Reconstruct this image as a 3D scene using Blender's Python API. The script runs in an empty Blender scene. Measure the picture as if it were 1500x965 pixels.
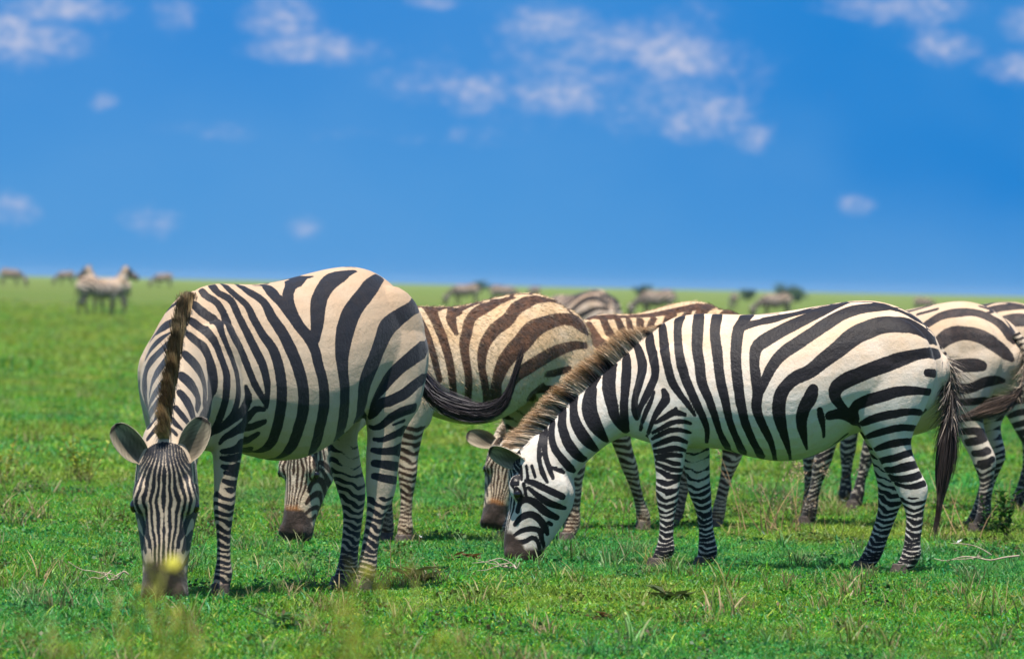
import bpy, bmesh, math, random
import numpy as np
from mathutils import Vector, Matrix, noise as mnoise

# ------------------------------------------------------------------ camera, sky, sun
scene = bpy.context.scene
EYE = 1.32                                   # eye height of the photographer
FPX = 10417.0 / 1500.0                       # 250 mm telephoto
cam_d = bpy.data.cameras.new('camera')
cam_d.sensor_width = 36.0
cam_d.lens = 36.0 * FPX
cam_d.clip_start = 0.5
cam_d.clip_end = 20000
cam_d.dof.use_dof = True
cam_d.dof.focus_distance = 31.6
cam_d.dof.aperture_fstop = 6.8
cam = bpy.data.objects.new('camera', cam_d)
scene.collection.objects.link(cam)
PITCH, ROLL = math.atan(65.5 / 10417.0), math.radians(1.18)
F = Vector((0, math.cos(PITCH), -math.sin(PITCH)))
U0 = Vector((0, math.sin(PITCH), math.cos(PITCH)))
R0 = Vector((1, 0, 0))
Rv = R0 * math.cos(ROLL) + U0 * math.sin(ROLL)
Uv = -R0 * math.sin(ROLL) + U0 * math.cos(ROLL)
cam.matrix_world = Matrix(((Rv.x, Uv.x, -F.x, 0), (Rv.y, Uv.y, -F.y, 0), (Rv.z, Uv.z, -F.z, EYE), (0, 0, 0, 1)))
scene.camera = cam
scene.view_settings.view_transform = 'Standard'
scene.view_settings.look = 'None'
scene.view_settings.gamma = 1
scene.view_settings.use_curve_mapping = False
scene.view_settings.exposure = 0.75

SUN_ELEV, SUN_AZ = math.radians(73), math.radians(193)   # azimuth from +Y (away from the camera) clockwise
sd = bpy.data.lights.new('sun', 'SUN')
sd.energy = 4.9
sd.angle = math.radians(0.5)
sd.color = (1.0, 0.94, 0.86)
sun = bpy.data.objects.new('sun', sd)
scene.collection.objects.link(sun)
sdir = Vector((math.sin(SUN_AZ) * math.cos(SUN_ELEV), math.cos(SUN_AZ) * math.cos(SUN_ELEV), math.sin(SUN_ELEV)))
sun.rotation_euler = sdir.to_track_quat('Z', 'Y').to_euler()


class NT:
    """small helper to write node trees"""
    def __init__(self, tree):
        self.t = tree
        tree.nodes.clear()
    def n(self, typ, **kw):
        nd = self.t.nodes.new(typ)
        for k, v in kw.items():
            if k.startswith('i_'):
                key = k[2:]
                key = int(key) if key.isdigit() else key.replace('_', ' ')
                self.set(nd.inputs[key], v)
            else:
                setattr(nd, k, v)
        return nd
    def set(self, sock, v):
        if isinstance(v, bpy.types.NodeSocket):
            self.t.links.new(v, sock)
        elif isinstance(v, bpy.types.Node):
            self.t.links.new(v.outputs[0], sock)
        else:
            sock.default_value = v
    def math(self, op, a, b=0.0, c=None, clamp=False):
        nd = self.n('ShaderNodeMath', operation=op, use_clamp=clamp)
        self.set(nd.inputs[0], a)
        self.set(nd.inputs[1], b)
        if c is not None:
            self.set(nd.inputs[2], c)
        return nd.outputs[0]
    def mix(self, f, a, b, mode='MIX'):
        nd = self.n('ShaderNodeMix', data_type='RGBA', blend_type=mode)
        self.set(nd.inputs[0], f)
        self.set(nd.inputs[6], a)
        self.set(nd.inputs[7], b)
        return nd.outputs[2]
    def rng(self, v, a, b, c=0.0, d=1.0, smooth=True):
        nd = self.n('ShaderNodeMapRange', interpolation_type='SMOOTHSTEP' if smooth else 'LINEAR')
        self.set(nd.inputs[0], v)
        nd.inputs[1].default_value, nd.inputs[2].default_value = a, b
        nd.inputs[3].default_value, nd.inputs[4].default_value = c, d
        return nd.outputs[0]
    def noise(self, vec, scale, detail=3.0, rough=0.55, dist=0.0):
        nd = self.n('ShaderNodeTexNoise')
        if vec is not None:
            self.set(nd.inputs['Vector'], vec)
        nd.inputs['Scale'].default_value = scale
        nd.inputs['Detail'].default_value = detail
        nd.inputs['Roughness'].default_value = rough
        nd.inputs['Distortion'].default_value = dist
        return nd.outputs[0]


def build_world():
    w = bpy.data.worlds.new('World')
    scene.world = w
    w.use_nodes = True
    t = NT(w.node_tree)
    sky = t.n('ShaderNodeTexSky', sky_type='NISHITA', sun_disc=False, sun_elevation=SUN_ELEV,
              sun_rotation=SUN_AZ, altitude=1500, air_density=1.0, dust_density=0.6, ozone_density=2.0)
    tc = t.n('ShaderNodeTexCoord')
    sp = t.n('ShaderNodeSeparateXYZ', i_0=tc.outputs['Generated'])
    ay = t.math('MAXIMUM', t.math('ABSOLUTE', sp.outputs[1]), 0.02)
    u = t.math('DIVIDE', sp.outputs[0], ay)          # compass direction along the horizon
    v = t.math('DIVIDE', sp.outputs[2], ay)          # height above it
    uv = t.n('ShaderNodeCombineXYZ', i_0=u, i_1=v)
    uvw = t.n('ShaderNodeVectorMath', operation='MULTIPLY')
    t.set(uvw.inputs[0], uv.outputs[0])
    uvw.inputs[1].default_value = (1, 1.5, 1)
    # clear deep blue low sky
    up = t.rng(v, 0.0, 0.040)
    blue = t.mix(up, SKY_LOW, SKY_HIGH)
    band = t.noise(uvw.outputs[0], 28.0, 2.0, 0.5)
    rightdark = t.rng(u, -0.01, 0.075)
    blue = t.mix(t.math('MULTIPLY', rightdark, t.rng(v, -0.004, 0.02)), blue, SKY_RIGHT)
    blue = t.mix(t.rng(band, 0.3, 0.75, 0.0, 0.35), blue, SKY_PALE)
    # wispy clouds: broad patches broken up by noise
    n1 = t.noise(uvw.outputs[0], 62.0, 8.0, 0.60, 0.5)
    n2 = t.noise(uvw.outputs[0], 420.0, 4.0, 0.6)
    nn = t.math('ADD', t.math('MULTIPLY', n1, 0.8), t.math('MULTIPLY', n2, 0.2))
    mask = None
    for (px, py, rx, ry, g) in CLOUDS:
        cu, cv = (px - 750) / 10417.0, (417 - py + (px - 750) * 0.0206) / 10417.0
        du = t.math('DIVIDE', t.math('SUBTRACT', u, cu), rx / 10417.0)
        dv = t.math('DIVIDE', t.math('SUBTRACT', v, cv), ry / 10417.0)
        q = t.math('SQRT', t.math('ADD', t.math('MULTIPLY', du, du), t.math('MULTIPLY', dv, dv)))
        m = t.rng(q, 0.0, 1.25, g, 0.0)
        mask = m if mask is None else t.math('MAXIMUM', mask, m)
    cl = t.rng(t.math('ADD', nn, t.math('MULTIPLY', mask, 0.50)), 0.60, 1.20, 0.0, 0.85)
    cl = t.math('MULTIPLY', cl, t.rng(mask, 0.0, 0.25))
    ccol = t.mix(t.rng(n2, 0.35, 0.7), (0.17, 0.25, 0.42, 1), (0.36, 0.37, 0.46, 1))
    low = t.mix(cl, blue, ccol)
    sk = t.n('ShaderNodeVectorMath', operation='SCALE')
    t.set(sk.inputs[0], sky)
    sk.inputs['Scale'].default_value = 0.10
    col = t.mix(t.rng(sp.outputs[2], 0.10, 0.35), low, sk.outputs[0])
    col = t.mix(t.rng(sp.outputs[2], -0.02, -0.0005), (0.05, 0.14, 0.03, 1), col)
    bg = t.n('ShaderNodeBackground', i_Color=col, i_Strength=1.0)
    t.n('ShaderNodeOutputWorld', i_0=bg)


SKY_LOW, SKY_HIGH = (0.046, 0.190, 0.415, 1), (0.023, 0.150, 0.400, 1)
SKY_RIGHT, SKY_PALE = (0.006, 0.130, 0.380, 1), (0.068, 0.205, 0.42, 1)
CLOUDS = [(50, 65, 130, 50, 1.0), (90, 14, 130, 34, .95), (10, 45, 60, 40, 1.0), (245, 18, 60, 50, .85), (395, 30, 80, 60, .95), (440, 72, 170, 34, .95),
          (800, 35, 110, 45, 1.05), (880, 65, 120, 55, 1.0), (975, 85, 110, 55, 1.15), (815, 142, 120, 44, 1.1), (690, 135, 90, 50, 1.0), (620, 120, 120, 50, .55),
          (1050, 165, 90, 55, .95), (1090, 195, 60, 40, .8), (1000, 185, 70, 40, .85), (900, 110, 330, 150, .62), (145, 150, 34, 22, .85), (225, 325, 75, 40, .72), (15, 305, 60, 36, .75),
          (443, 333, 42, 26, .6), (1248, 298, 44, 28, 1.0), (1300, 12, 200, 44, .95), (1380, 70, 90, 44, .9), (1480, 100, 90, 40, .95), (1490, 35, 60, 50, .9), (630, 5, 60, 20, .9),
          (1050, 20, 160, 40, .45), (600, 200, 300, 30, .40), (300, 190, 200, 24, .4)]
build_world()

# ------------------------------------------------------------------ helpers
col = scene.collection


def tag(o, label=None, cat=None, group=None, kind=None):
    for k, v in (('label', label), ('category', cat), ('group', group), ('kind', kind)):
        if v:
            o[k] = v
    return o


def mesh_obj(name, verts, faces, mat=None, parent=None, smooth=True, attrs=None, colors=None):
    me = bpy.data.meshes.new(name)
    me.from_pydata([tuple(v) for v in verts], [], [tuple(f) for f in faces])
    if smooth:
        me.polygons.foreach_set('use_smooth', [True] * len(me.polygons))
    for k, v in (attrs or {}).items():
        a = me.attributes.new(k, 'FLOAT', 'POINT')
        a.data.foreach_set('value', np.asarray(v, dtype=np.float32))
    if colors is not None:
        a = me.attributes.new('tint', 'FLOAT_COLOR', 'POINT')
        a.data.foreach_set('color', np.asarray(colors, dtype=np.float32).ravel())
    if mat:
        me.materials.append(mat)
    o = bpy.data.objects.new(name, me)
    col.objects.link(o)
    if parent:
        o.parent = parent
    return o


def new_mat(name):
    m = bpy.data.materials.new(name)
    m.use_nodes = True
    return m, NT(m.node_tree)


def terrain(x, y):
    """gentle rise on the far left of the plain, gentle dip on the far right"""
    a = x / max(y, 1.0)
    t = min(max((y - 255.0) / 220.0, 0), 1)
    f = min(max((3200.0 - y) / 2500.0, 0), 1)
    t = t * t * (3 - 2 * t) * f
    return t * (0.50 if a < 0 else 0.30) * -math.tanh(a * 28)


# ------------------------------------------------------------------ materials
def coat_material(name, white, tan, dark, dark2, fuzz=1.0, bias=0.0022, warm0=0.0, snout=False):
    m, t = new_mat(name)
    tc = t.n('ShaderNodeTexCoord')
    ob = tc.outputs['Object']
    st = t.n('ShaderNodeAttribute', attribute_name='stripe').outputs['Fac']
    tn = t.n('ShaderNodeAttribute', attribute_name='warm').outputs['Fac']
    if warm0:
        tn = t.math('ADD', tn, warm0, clamp=True)
    mz = t.n('ShaderNodeAttribute', attribute_name='muzzle').outputs['Fac']
    fph, fgn, fmk = [t.n('ShaderNodeAttribute', attribute_name=q).outputs['Fac'] for q in ('face_phase', 'face_gain', 'face_mask')]
    wob = t.math('MULTIPLY', t.math('SUBTRACT', t.noise(ob, 30.0, 3.0, 0.6), 0.5), 0.5)
    fl = t.math('MULTIPLY', fgn, t.math('ADD', t.math('COSINE', t.math('MULTIPLY', t.math('ADD', fph, wob), 6.2832)), t.n('ShaderNodeAttribute', attribute_name='face_duty').outputs['Fac']))
    isf = t.rng(fmk, -0.001, 0.002)
    st = t.math('ADD', t.math('MULTIPLY', st, t.math('SUBTRACT', 1.0, isf)), t.math('MULTIPLY', fl, isf))
    fine = t.noise(ob, 260.0, 3.0, 0.7)
    mid = t.noise(ob, 22.0, 4.0, 0.6)
    big = t.noise(ob, 5.0, 3.0, 0.5)
    s = t.math('ADD', t.math('ADD', st, bias), t.math('MULTIPLY', t.math('SUBTRACT', fine, 0.5), 0.010 * fuzz))
    s = t.math('ADD', s, t.math('MULTIPLY', t.math('SUBTRACT', mid, 0.5), 0.0045))
    blk = t.rng(s, -0.0012 * fuzz, 0.0012 * fuzz)
    w = t.mix(t.math('MULTIPLY', tn, t.rng(big, 0.3, 0.7, 0.55, 1.0)), white, tan)
    w = t.mix(t.rng(mid, 0.35, 0.75, 0.0, 0.35), w, tan)
    w = t.mix(t.rng(fine, 0.35, 0.75, 0.0, 0.28), w, (tan[0] * .55, tan[1] * .5, tan[2] * .42, 1))
    b = t.mix(t.math('MULTIPLY', tn, t.rng(mid, 0.3, 0.75)), dark, dark2)
    b = t.mix(t.rng(fine, 0.5, 0.8, 0.0, 0.45), b, (dark2[0] * 1.8, dark2[1] * 1.8, dark2[2] * 1.8, 1))
    c = t.mix(blk, w, b)
    if snout:
        sn = t.n('ShaderNodeAttribute', attribute_name='snout').outputs['Fac']
        c = t.mix(t.math('MULTIPLY', sn, t.rng(mid, 0.3, 0.6, 0.5, 1.0)), c, (0.42, 0.15, 0.02, 1))
    mf = t.rng(t.math('ADD', mz, t.math('MULTIPLY', t.math('SUBTRACT', mid, 0.5), 0.03)), -0.012, 0.02)
    c = t.mix(mf, c, t.mix(mid, (0.018, 0.012, 0.009, 1), (0.055, 0.036, 0.027, 1)))
    h = t.math('ADD', t.math('MULTIPLY', fine, 0.4), t.math('MULTIPLY', t.noise(ob, 60.0, 3.0, 0.6), 0.7))
    mp = t.n('ShaderNodeMapping')
    t.set(mp.inputs[0], ob)
    mp.inputs['Scale'].default_value = (1, 1, .45)
    folds = t.noise(mp.outputs[0], 13.0, 3.0, 0.55, 0.6)
    h = t.math('ADD', h, t.math('MULTIPLY', folds, 0.9))
    bp = t.n('ShaderNodeBump', i_Height=h, i_Strength=0.42 * fuzz, i_Distance=0.012)
    p = t.n('ShaderNodeBsdfPrincipled', i_Base_Color=c, i_Roughness=0.62)
    t.set(p.inputs['Roughness'], t.rng(blk, 0, 1, 0.7, 0.5))
    p.inputs['Specular IOR Level'].default_value = 0.22
    p.inputs['Sheen Weight'].default_value = 0.12
    p.inputs['Sheen Roughness'].default_value = 0.4
    t.set(p.inputs['Normal'], bp.outputs[0])
    t.n('ShaderNodeOutputMaterial', i_0=p)
    return m


def tint_material(name, rough=0.6, spec=0.3, trans=0.0, vary=0.0):
    m, t = new_mat(name)
    a = t.n('ShaderNodeAttribute', attribute_name='tint')
    c = a.outputs['Color']
    p = t.n('ShaderNodeBsdfPrincipled', i_Roughness=rough)
    t.set(p.inputs['Base Color'], c)
    p.inputs['Specular IOR Level'].default_value = spec
    out = p
    if trans > 0:
        tr = t.n('ShaderNodeBsdfTranslucent')
        t.set(tr.inputs[0], c)
        mx = t.n('ShaderNodeMixShader', i_0=trans, i_1=p, i_2=tr)
        out = mx
    t.n('ShaderNodeOutputMaterial', i_0=out)
    return m


def plain_material(name, c, rough=0.6, spec=0.4, c2=None, scale=30.0, bump=0.0):
    m, t = new_mat(name)
    tc = t.n('ShaderNodeTexCoord')
    nz = t.noise(tc.outputs['Object'], scale, 4.0, 0.6)
    cc = t.mix(t.rng(nz, 0.3, 0.7), (*c, 1), (*(c2 or c), 1))
    p = t.n('ShaderNodeBsdfPrincipled', i_Roughness=rough)
    t.set(p.inputs['Base Color'], cc)
    p.inputs['Specular IOR Level'].default_value = spec
    if bump:
        t.set(p.inputs['Normal'], t.n('ShaderNodeBump', i_Height=nz, i_Strength=bump, i_Distance=0.01).outputs[0])
    t.n('ShaderNodeOutputMaterial', i_0=p)
    return m


M_COAT = {
    'dusty': coat_material('coat_dusty', (0.53, 0.43, 0.32, 1), (0.48, 0.33, 0.21, 1), (0.011, 0.012, 0.017, 1), (0.019, 0.016, 0.017, 1), bias=0.0026),
    'clean': coat_material('coat_clean', (0.68, 0.64, 0.58, 1), (0.66, 0.46, 0.29, 1), (0.009, 0.008, 0.011, 1), (0.018, 0.013, 0.012, 1), bias=0.0030),
    'brown': coat_material('coat_brown', (0.60, 0.53, 0.42, 1), (0.62, 0.41, 0.22, 1), (0.028, 0.016, 0.010, 1), (0.115, 0.050, 0.022, 1), 1.8, 0.0030, 0.35, True),
    'grey': coat_material('coat_grey', (0.56, 0.50, 0.42, 1), (0.54, 0.38, 0.24, 1), (0.020, 0.017, 0.018, 1), (0.055, 0.036, 0.030, 1), bias=0.0050),
    'far': coat_material('coat_far', (0.52, 0.47, 0.42, 1), (0.46, 0.31, 0.20, 1), (0.020, 0.017, 0.016, 1), (0.050, 0.034, 0.026, 1), bias=0.005),  # coat colour lightened to stand for haze and skylight on the far herd
}
M_HAIR = tint_material('mane_hair', 0.5, 0.35, 0.12)
M_HOOF = plain_material('hoof_horn', (0.10, 0.075, 0.06), 0.55, 0.3, (0.045, 0.035, 0.03), 60, 0.3)
M_EYE = plain_material('dark_eye', (0.006, 0.004, 0.003), 0.06, 0.7, (0.012, 0.007, 0.004), 30)
M_EAR = tint_material('ear_fur', 0.8, 0.15, 0.1)

# ------------------------------------------------------------------ zebra anatomy


def catmull(P, sub):
    P = np.asarray(P, float)
    n = len(P)
    out = []
    for i in range(n - 1):
        p0, p1, p2, p3 = P[max(i - 1, 0)], P[i], P[i + 1], P[min(i + 2, n - 1)]
        for k in range(sub):
            t = k / sub
            out.append(0.5 * ((2 * p1) + (-p0 + p2) * t + (2 * p0 - 5 * p1 + 4 * p2 - p3) * t * t + (-p0 + 3 * p1 - 3 * p2 + p3) * t ** 3))
    out.append(P[-1])
    return np.array(out)


class Shell:
    def __init__(self):
        self.v, self.f = [], []
    def loft(self, secs, n=20, sub=3, cap=0.35, expo=1.0):
        """secs rows: T(3) B(3) half_width egg"""
        S = catmull(np.array(secs, float), sub)
        C = (S[:, 0:3] + S[:, 3:6]) / 2
        UP = (S[:, 0:3] - S[:, 3:6]) / 2
        T = np.gradient(C, axis=0)
        base = len(self.v)
        nr = len(S)
        rows = []
        def ring(c, up, tan, hw, k, sc):
            lat = np.cross(tan, up)
            lat /= (np.linalg.norm(lat) + 1e-9)
            r = []
            for j in range(n):
                a = 2 * math.pi * j / n
                s, co = math.sin(a), math.cos(a)
                r.append(c + sc * (up * s + lat * co * hw * (1 - k * s)))
            return r
        t0 = T[0] / np.linalg.norm(T[0]); t1 = T[-1] / np.linalg.norm(T[-1])
        e0 = cap * min(np.linalg.norm(UP[0]), S[0, 6]); e1 = cap * min(np.linalg.norm(UP[-1]), S[-1, 6])
        for q, sc in ((1.0, 0.35), (0.6, 0.75)):
            rows.append(ring(C[0] - t0 * e0 * q, UP[0], T[0], S[0, 6], S[0, 7], sc))
        for i in range(nr):
            rows.append(ring(C[i], UP[i], T[i], S[i, 6], S[i, 7], 1.0))
        for q, sc in ((0.6, 0.75), (1.0, 0.35)):
            rows.append(ring(C[-1] + t1 * e1 * q, UP[-1], T[-1], S[-1, 6], S[-1, 7], sc))
        for r in rows:
            self.v.extend(r)
        m = len(rows)
        for i in range(m - 1):
            for j in range(n):
                a, b = base + i * n + j, base + i * n + (j + 1) % n
                self.f.append((a, b, b + n, a + n))
        c0 = len(self.v); self.v.append(C[0] - t0 * e0 * 1.1); self.v.append(C[-1] + t1 * e1 * 1.1)
        for j in range(n):
            self.f.append((base + (j + 1) % n, base + j, c0))
            self.f.append((base + (m - 1) * n + j, base + (m - 1) * n + (j + 1) % n, c0 + 1))
    def blob(self, c, r, ax=None, n=12):
        base = len(self.v)
        ax = np.eye(3) if ax is None else np.array(ax)
        for i in range(1, n):
            th = math.pi * i / n
            for j in range(n * 2):
                ph = math.pi * j / n
                q = np.array([math.sin(th) * math.cos(ph) * r[0], math.sin(th) * math.sin(ph) * r[1], math.cos(th) * r[2]])
                self.v.append(np.array(c) + q @ ax)
        m = n * 2
        for i in range(n - 2):
            for j in range(m):
                a, b = base + i * m + j, base + i * m + (j + 1) % m
                self.f.append((a, a + m, b + m, b))
        t = len(self.v)
        self.v.append(np.array(c) + np.array([0, 0, r[2]]) @ ax); self.v.append(np.array(c) - np.array([0, 0, r[2]]) @ ax)
        for j in range(m):
            self.f.append((base + j, base + (j + 1) % m, t))
            self.f.append((base + (n - 2) * m + (j + 1) % m, base + (n - 2) * m + j, t + 1))


# torso: x, z_top, z_bottom, half_width, egg (positive = narrower above)
TORSO = [(.88, .96, .64, .085, .1), (.80, 1.045, .615, .125, .15), (.72, 1.11, .592, .155, .22), (.62, 1.178, .58, .185, .28), (.50, 1.202, .573, .215, .30),
         (.38, 1.203, .567, .243, .26), (.25, 1.204, .537, .270, .2), (.12, 1.217, .518, .290, .14), (0, 1.238, .528, .296, .1),
         (-.12, 1.26, .575, .288, .08), (-.23, 1.277, .645, .272, .08), (-.34, 1.278, .68, .255, .12), (-.45, 1.250, .70, .232, .16),
         (-.54, 1.200, .73, .195, .2), (-.61, 1.13, .79, .145, .2), (-.650, 1.05, .87, .085, .1)]
NECK_DOWN = [((.66, 0, 1.15), (.76, 0, .62), .155, .25), ((.75, 0, 1.085), (.82, 0, .62), .13, .25), ((.835, 0, 1.01), (.865, 0, .605), .112, .25),
             ((.928, 0, .93), (.915, 0, .577), .098, .25), ((1.01, 0, .858), (.96, 0, .54), .088, .25), ((1.093, 0, .782), (1.003, 0, .50), .081, .22),
             ((1.18, 0, .69), (1.045, 0, .45), .078, .2), ((1.25, 0, .61), (1.08, 0, .40), .077, .15), ((1.30, 0, .55), (1.11, 0, .37), .075, .1)]
HEAD = [(-.02, .0, -.15, .072, .0), (.03, .045, -.195, .086, .0), (.09, .083, -.22, .098, .0), (.16, .082, -.232, .104, .05), (.22, .077, -.238, .106, .1),
        (.29, .078, -.222, .092, .05), (.35, .086, -.19, .082, .0), (.41, .094, -.152, .074, .0), (.46, .097, -.118, .073, .0), (.505, .093, -.088, .078, .05),
        (.54, .080, -.072, .074, .0), (.56, .058, -.05, .054, .0)]
LEG_HL = [(1.12, -.25, -.56, .07, .09), (1.0, -.17, -.63, .10, .125), (.92, -.165, -.635, .11, .135), (.83, -.184, -.605, .105, .145), (.74, -.23, -.567, .088, .148), (.68, -.283, -.538, .074, .145),
          (.617, -.322, -.523, .061, .14), (.555, -.362, -.538, .051, .135), (.49, -.398, -.567, .044, .13), (.423, -.441, -.603, .041, .125), (.376, -.465, -.603, .037, .125),
          (.305, -.497, -.588, .031, .12), (.25, -.503, -.585, .029, .12), (.165, -.497, -.576, .029, .12), (.10, -.486, -.579, .035, .12), (.06, -.467, -.562, .033, .12), (.03, -.445, -.54, .033, .12)]
LEG_HR = [(1.12, -.25, -.56, .07, -.09), (1.0, -.17, -.63, .10, -.125), (.92, -.165, -.635, .11, -.135), (.83, -.18, -.60, .105, -.145), (.74, -.215, -.54, .088, -.148), (.68, -.25, -.51, .074, -.145),
          (.605, -.295, -.47, .06, -.14), (.54, -.32, -.475, .05, -.14), (.483, -.334, -.50, .044, -.135), (.419, -.352, -.512, .041, -.13), (.36, -.357, -.49, .036, -.13), (.306, -.357, -.462, .031, -.13),
          (.24, -.345, -.438, .029, -.13), (.15, -.316, -.405, .029, -.13), (.10, -.295, -.39, .035, -.13), (.06, -.272, -.372, .033, -.13), (.03, -.25, -.35, .033, -.13)]
LEG_FL = [(1.02, .70, .56, .05, .09), (.90, .765, .50, .065, .125), (.80, .778, .49, .075, .135), (.70, .755, .50, .073, .135), (.64, .722, .512, .066, .132), (.594, .702, .52, .059, .128), (.543, .688, .533, .052, .125), (.47, .677, .544, .044, .12),
          (.42, .673, .556, .041, .12), (.37, .673, .562, .043, .12), (.33, .668, .566, .038, .12), (.28, .660, .574, .031, .12), (.236, .652, .581, .028, .12), (.15, .655, .583, .027, .12),
          (.095, .668, .575, .034, .12), (.06, .682, .588, .032, .12), (.03, .70, .60, .032, .12)]
LEG_FR = [(1.02, .70, .56, .05, -.09), (.90, .76, .50, .065, -.125), (.80, .75, .47, .075, -.135), (.70, .69, .45, .073, -.135), (.64, .64, .445, .066, -.132), (.569, .592, .44, .057, -.128), (.49, .566, .438, .048, -.125),
          (.412, .546, .434, .042, -.12), (.36, .538, .428, .042, -.12), (.31, .517, .426, .036, -.12), (.265, .50, .422, .03, -.12), (.2, .487, .416, .027, -.12), (.13, .485, .402, .029, -.12),
          (.09, .487, .392, .034, -.12), (.055, .49, .40, .032, -.12), (.03, .50, .415, .032, -.12)]


def scale_leg(leg, s, zs=None):
    zs = zs or s
    return [(z * zs, a * s, b * s, w * s, y * s) for z, a, b, w, y in leg]


def bend_leg(leg, table, y=None):
    """move a leg's centre line: table rows (z, x_centre)"""
    tz = [r[0] for r in table][::-1]
    tx = [r[1] for r in table][::-1]
    out = []
    for z, a, b, w, yy in leg:
        if z > table[0][0] + .12:
            out.append((z, a, b, w, yy)); continue
        c = float(np.interp(z, tz, tx))
        h = (a - b) / 2
        k = min(max((table[0][0] + .12 - z) / .12, 0), 1)
        c = c * k + (a + b) / 2 * (1 - k)
        out.append((z, c + h, c - h, w, yy if y is None else yy * (1 - k) + y * k))
    return out


def default_spec(s=1.0):
    return dict(scale=s, torso=[(x * s, a * s, b * s, w * s, e) for x, a, b, w, e in TORSO],
                neck=[(tuple(np.array(T) * s), tuple(np.array(B) * s), w * s, e) for T, B, w, e in NECK_DOWN],
                head=dict(o=(1.30 * s, 0, .57 * s), u=(0, 0, -1), n=(1, 0, 0), s=s),
                legs=dict(hl=scale_leg(LEG_HL, s), hr=scale_leg(LEG_HR, s), fl=scale_leg(LEG_FL, s), fr=scale_leg(LEG_FR, s)),
                cuts=dict(hl=.30, hr=.68, fl=.47, fr=.60), fold=True)


def head_axes(h):
    u = np.array(h['u'], float); u /= np.linalg.norm(u)
    n = np.array(h['n'], float); n -= u * (n @ u); n /= np.linalg.norm(n)
    return u, n, np.cross(n, u) * 1.0


def body_mesh(spec, voxel, smooth_it=6):
    sh = Shell()
    s = spec['scale']
    rows = [((x, 0, a), (x, 0, b), w, e) for x, a, b, w, e in spec['torso']]
    pk = lambda R: [tuple(T) + tuple(B) + (w, e) for T, B, w, e in R]
    sh.loft(pk(rows), n=32, sub=3, cap=.5)
    sh.loft(pk(spec['neck']), n=28, sub=3)
    h = spec['head']
    u, n, lat = head_axes(h)
    o = np.array(h['o'], float); hs = h['s']
    P = lambda a, b, c=0.0: o + (u * a + n * b + lat * c) * hs
    sh.loft([tuple(P(a, b)) + tuple(P(a, c)) + (w * hs, e) for a, b, c, w, e in HEAD], n=28, sub=3, cap=.6)
    ax = np.array([u, lat, n])
    for sg in (-1, 1):
        sh.blob(P(.19, .035, .078 * sg), (.060 * hs, .026 * hs, .036 * hs), ax)      # brow
        sh.blob(P(.20, -.12, .070 * sg), (.098 * hs, .036 * hs, .095 * hs), ax)      # cheek
        sh.blob(P(.505, .055, .042 * sg), (.040 * hs, .030 * hs, .035 * hs), ax)     # nostril
        sh.blob(P(.085, -.02, .06 * sg), (.035 * hs, .035 * hs, .035 * hs), ax)      # ear root
        sh.blob(P(.36, .02, .050 * sg), (.10 * hs, .018 * hs, .020 * hs), ax)        # face crest
    sh.blob(P(.515, -.068), (.036 * hs, .045 * hs, .030 * hs), ax)                   # chin
    for k, leg in spec['legs'].items():
        sh.loft([(a, y, z, b, y, z, w, 0.12) for z, a, b, w, y in leg], n=18, sub=3)
    wf = spec.get('wf', 1.0)
    for sg in (-1, 1):
        sh.blob((.585 * s, .135 * s * sg * wf, .86 * s), (.15 * s, .072 * s * wf, .20 * s))    # shoulder
        sh.blob((.60 * s, .085 * s * sg, .66 * s), (.13 * s, .07 * s, .10 * s))      # breast
        sh.blob((-.40 * s, .130 * s * sg * wf, .99 * s), (.22 * s * wf, .105 * s * wf, .22 * s))   # haunch
    me = bpy.data.meshes.new('tmp')
    me.from_pydata([tuple(v) for v in sh.v], [], sh.f)
    ob = bpy.data.objects.new('tmp', me)
    col.objects.link(ob)
    rm = ob.modifiers.new('r', 'REMESH'); rm.mode = 'VOXEL'; rm.voxel_size = voxel
    sm = ob.modifiers.new('s', 'SMOOTH'); sm.factor = .5; sm.iterations = smooth_it
    dg = bpy.context.evaluated_depsgraph_get()
    out = bpy.data.meshes.new_from_object(ob.evaluated_get(dg))
    bpy.data.objects.remove(ob)
    bpy.data.meshes.remove(me)
    out.polygons.foreach_set('use_smooth', [True] * len(out.polygons))
    return out


def strokes_field(V, strokes, best):
    """V (n,3); strokes: arrays (m,4) x y z w ; best = running max of (w - distance)"""
    order = np.argsort(V[:, 0])
    X = V[order]
    xs = X[:, 0]
    bb = best[order]
    for S in strokes:
        for i in range(max(len(S) - 1, 1)):
            a, b = S[i], S[min(i + 1, len(S) - 1)]
            R = max(a[3], b[3]) + .03
            lo = np.searchsorted(xs, min(a[0], b[0]) - R)
            hi = np.searchsorted(xs, max(a[0], b[0]) + R)
            if hi <= lo:
                continue
            Q = X[lo:hi]
            d = b[:3] - a[:3]
            L2 = d @ d + 1e-12
            t = np.clip(((Q - a[:3]) @ d) / L2, 0, 1)
            dist = np.linalg.norm(Q - a[:3] - t[:, None] * d, axis=1)
            f = a[3] + (b[3] - a[3]) * t - dist
            bb[lo:hi] = np.maximum(bb[lo:hi], f)
    best[order] = bb
    return best


def decode(txt):
    """strokes written as integers in millimetres, one stroke per line"""
    out = []
    for ln in txt.strip().split('\n'):
        a = np.array([int(q) for q in ln.split()], float).reshape(-1, 4) / 1000.0
        out.append(a)
    return out


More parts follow.
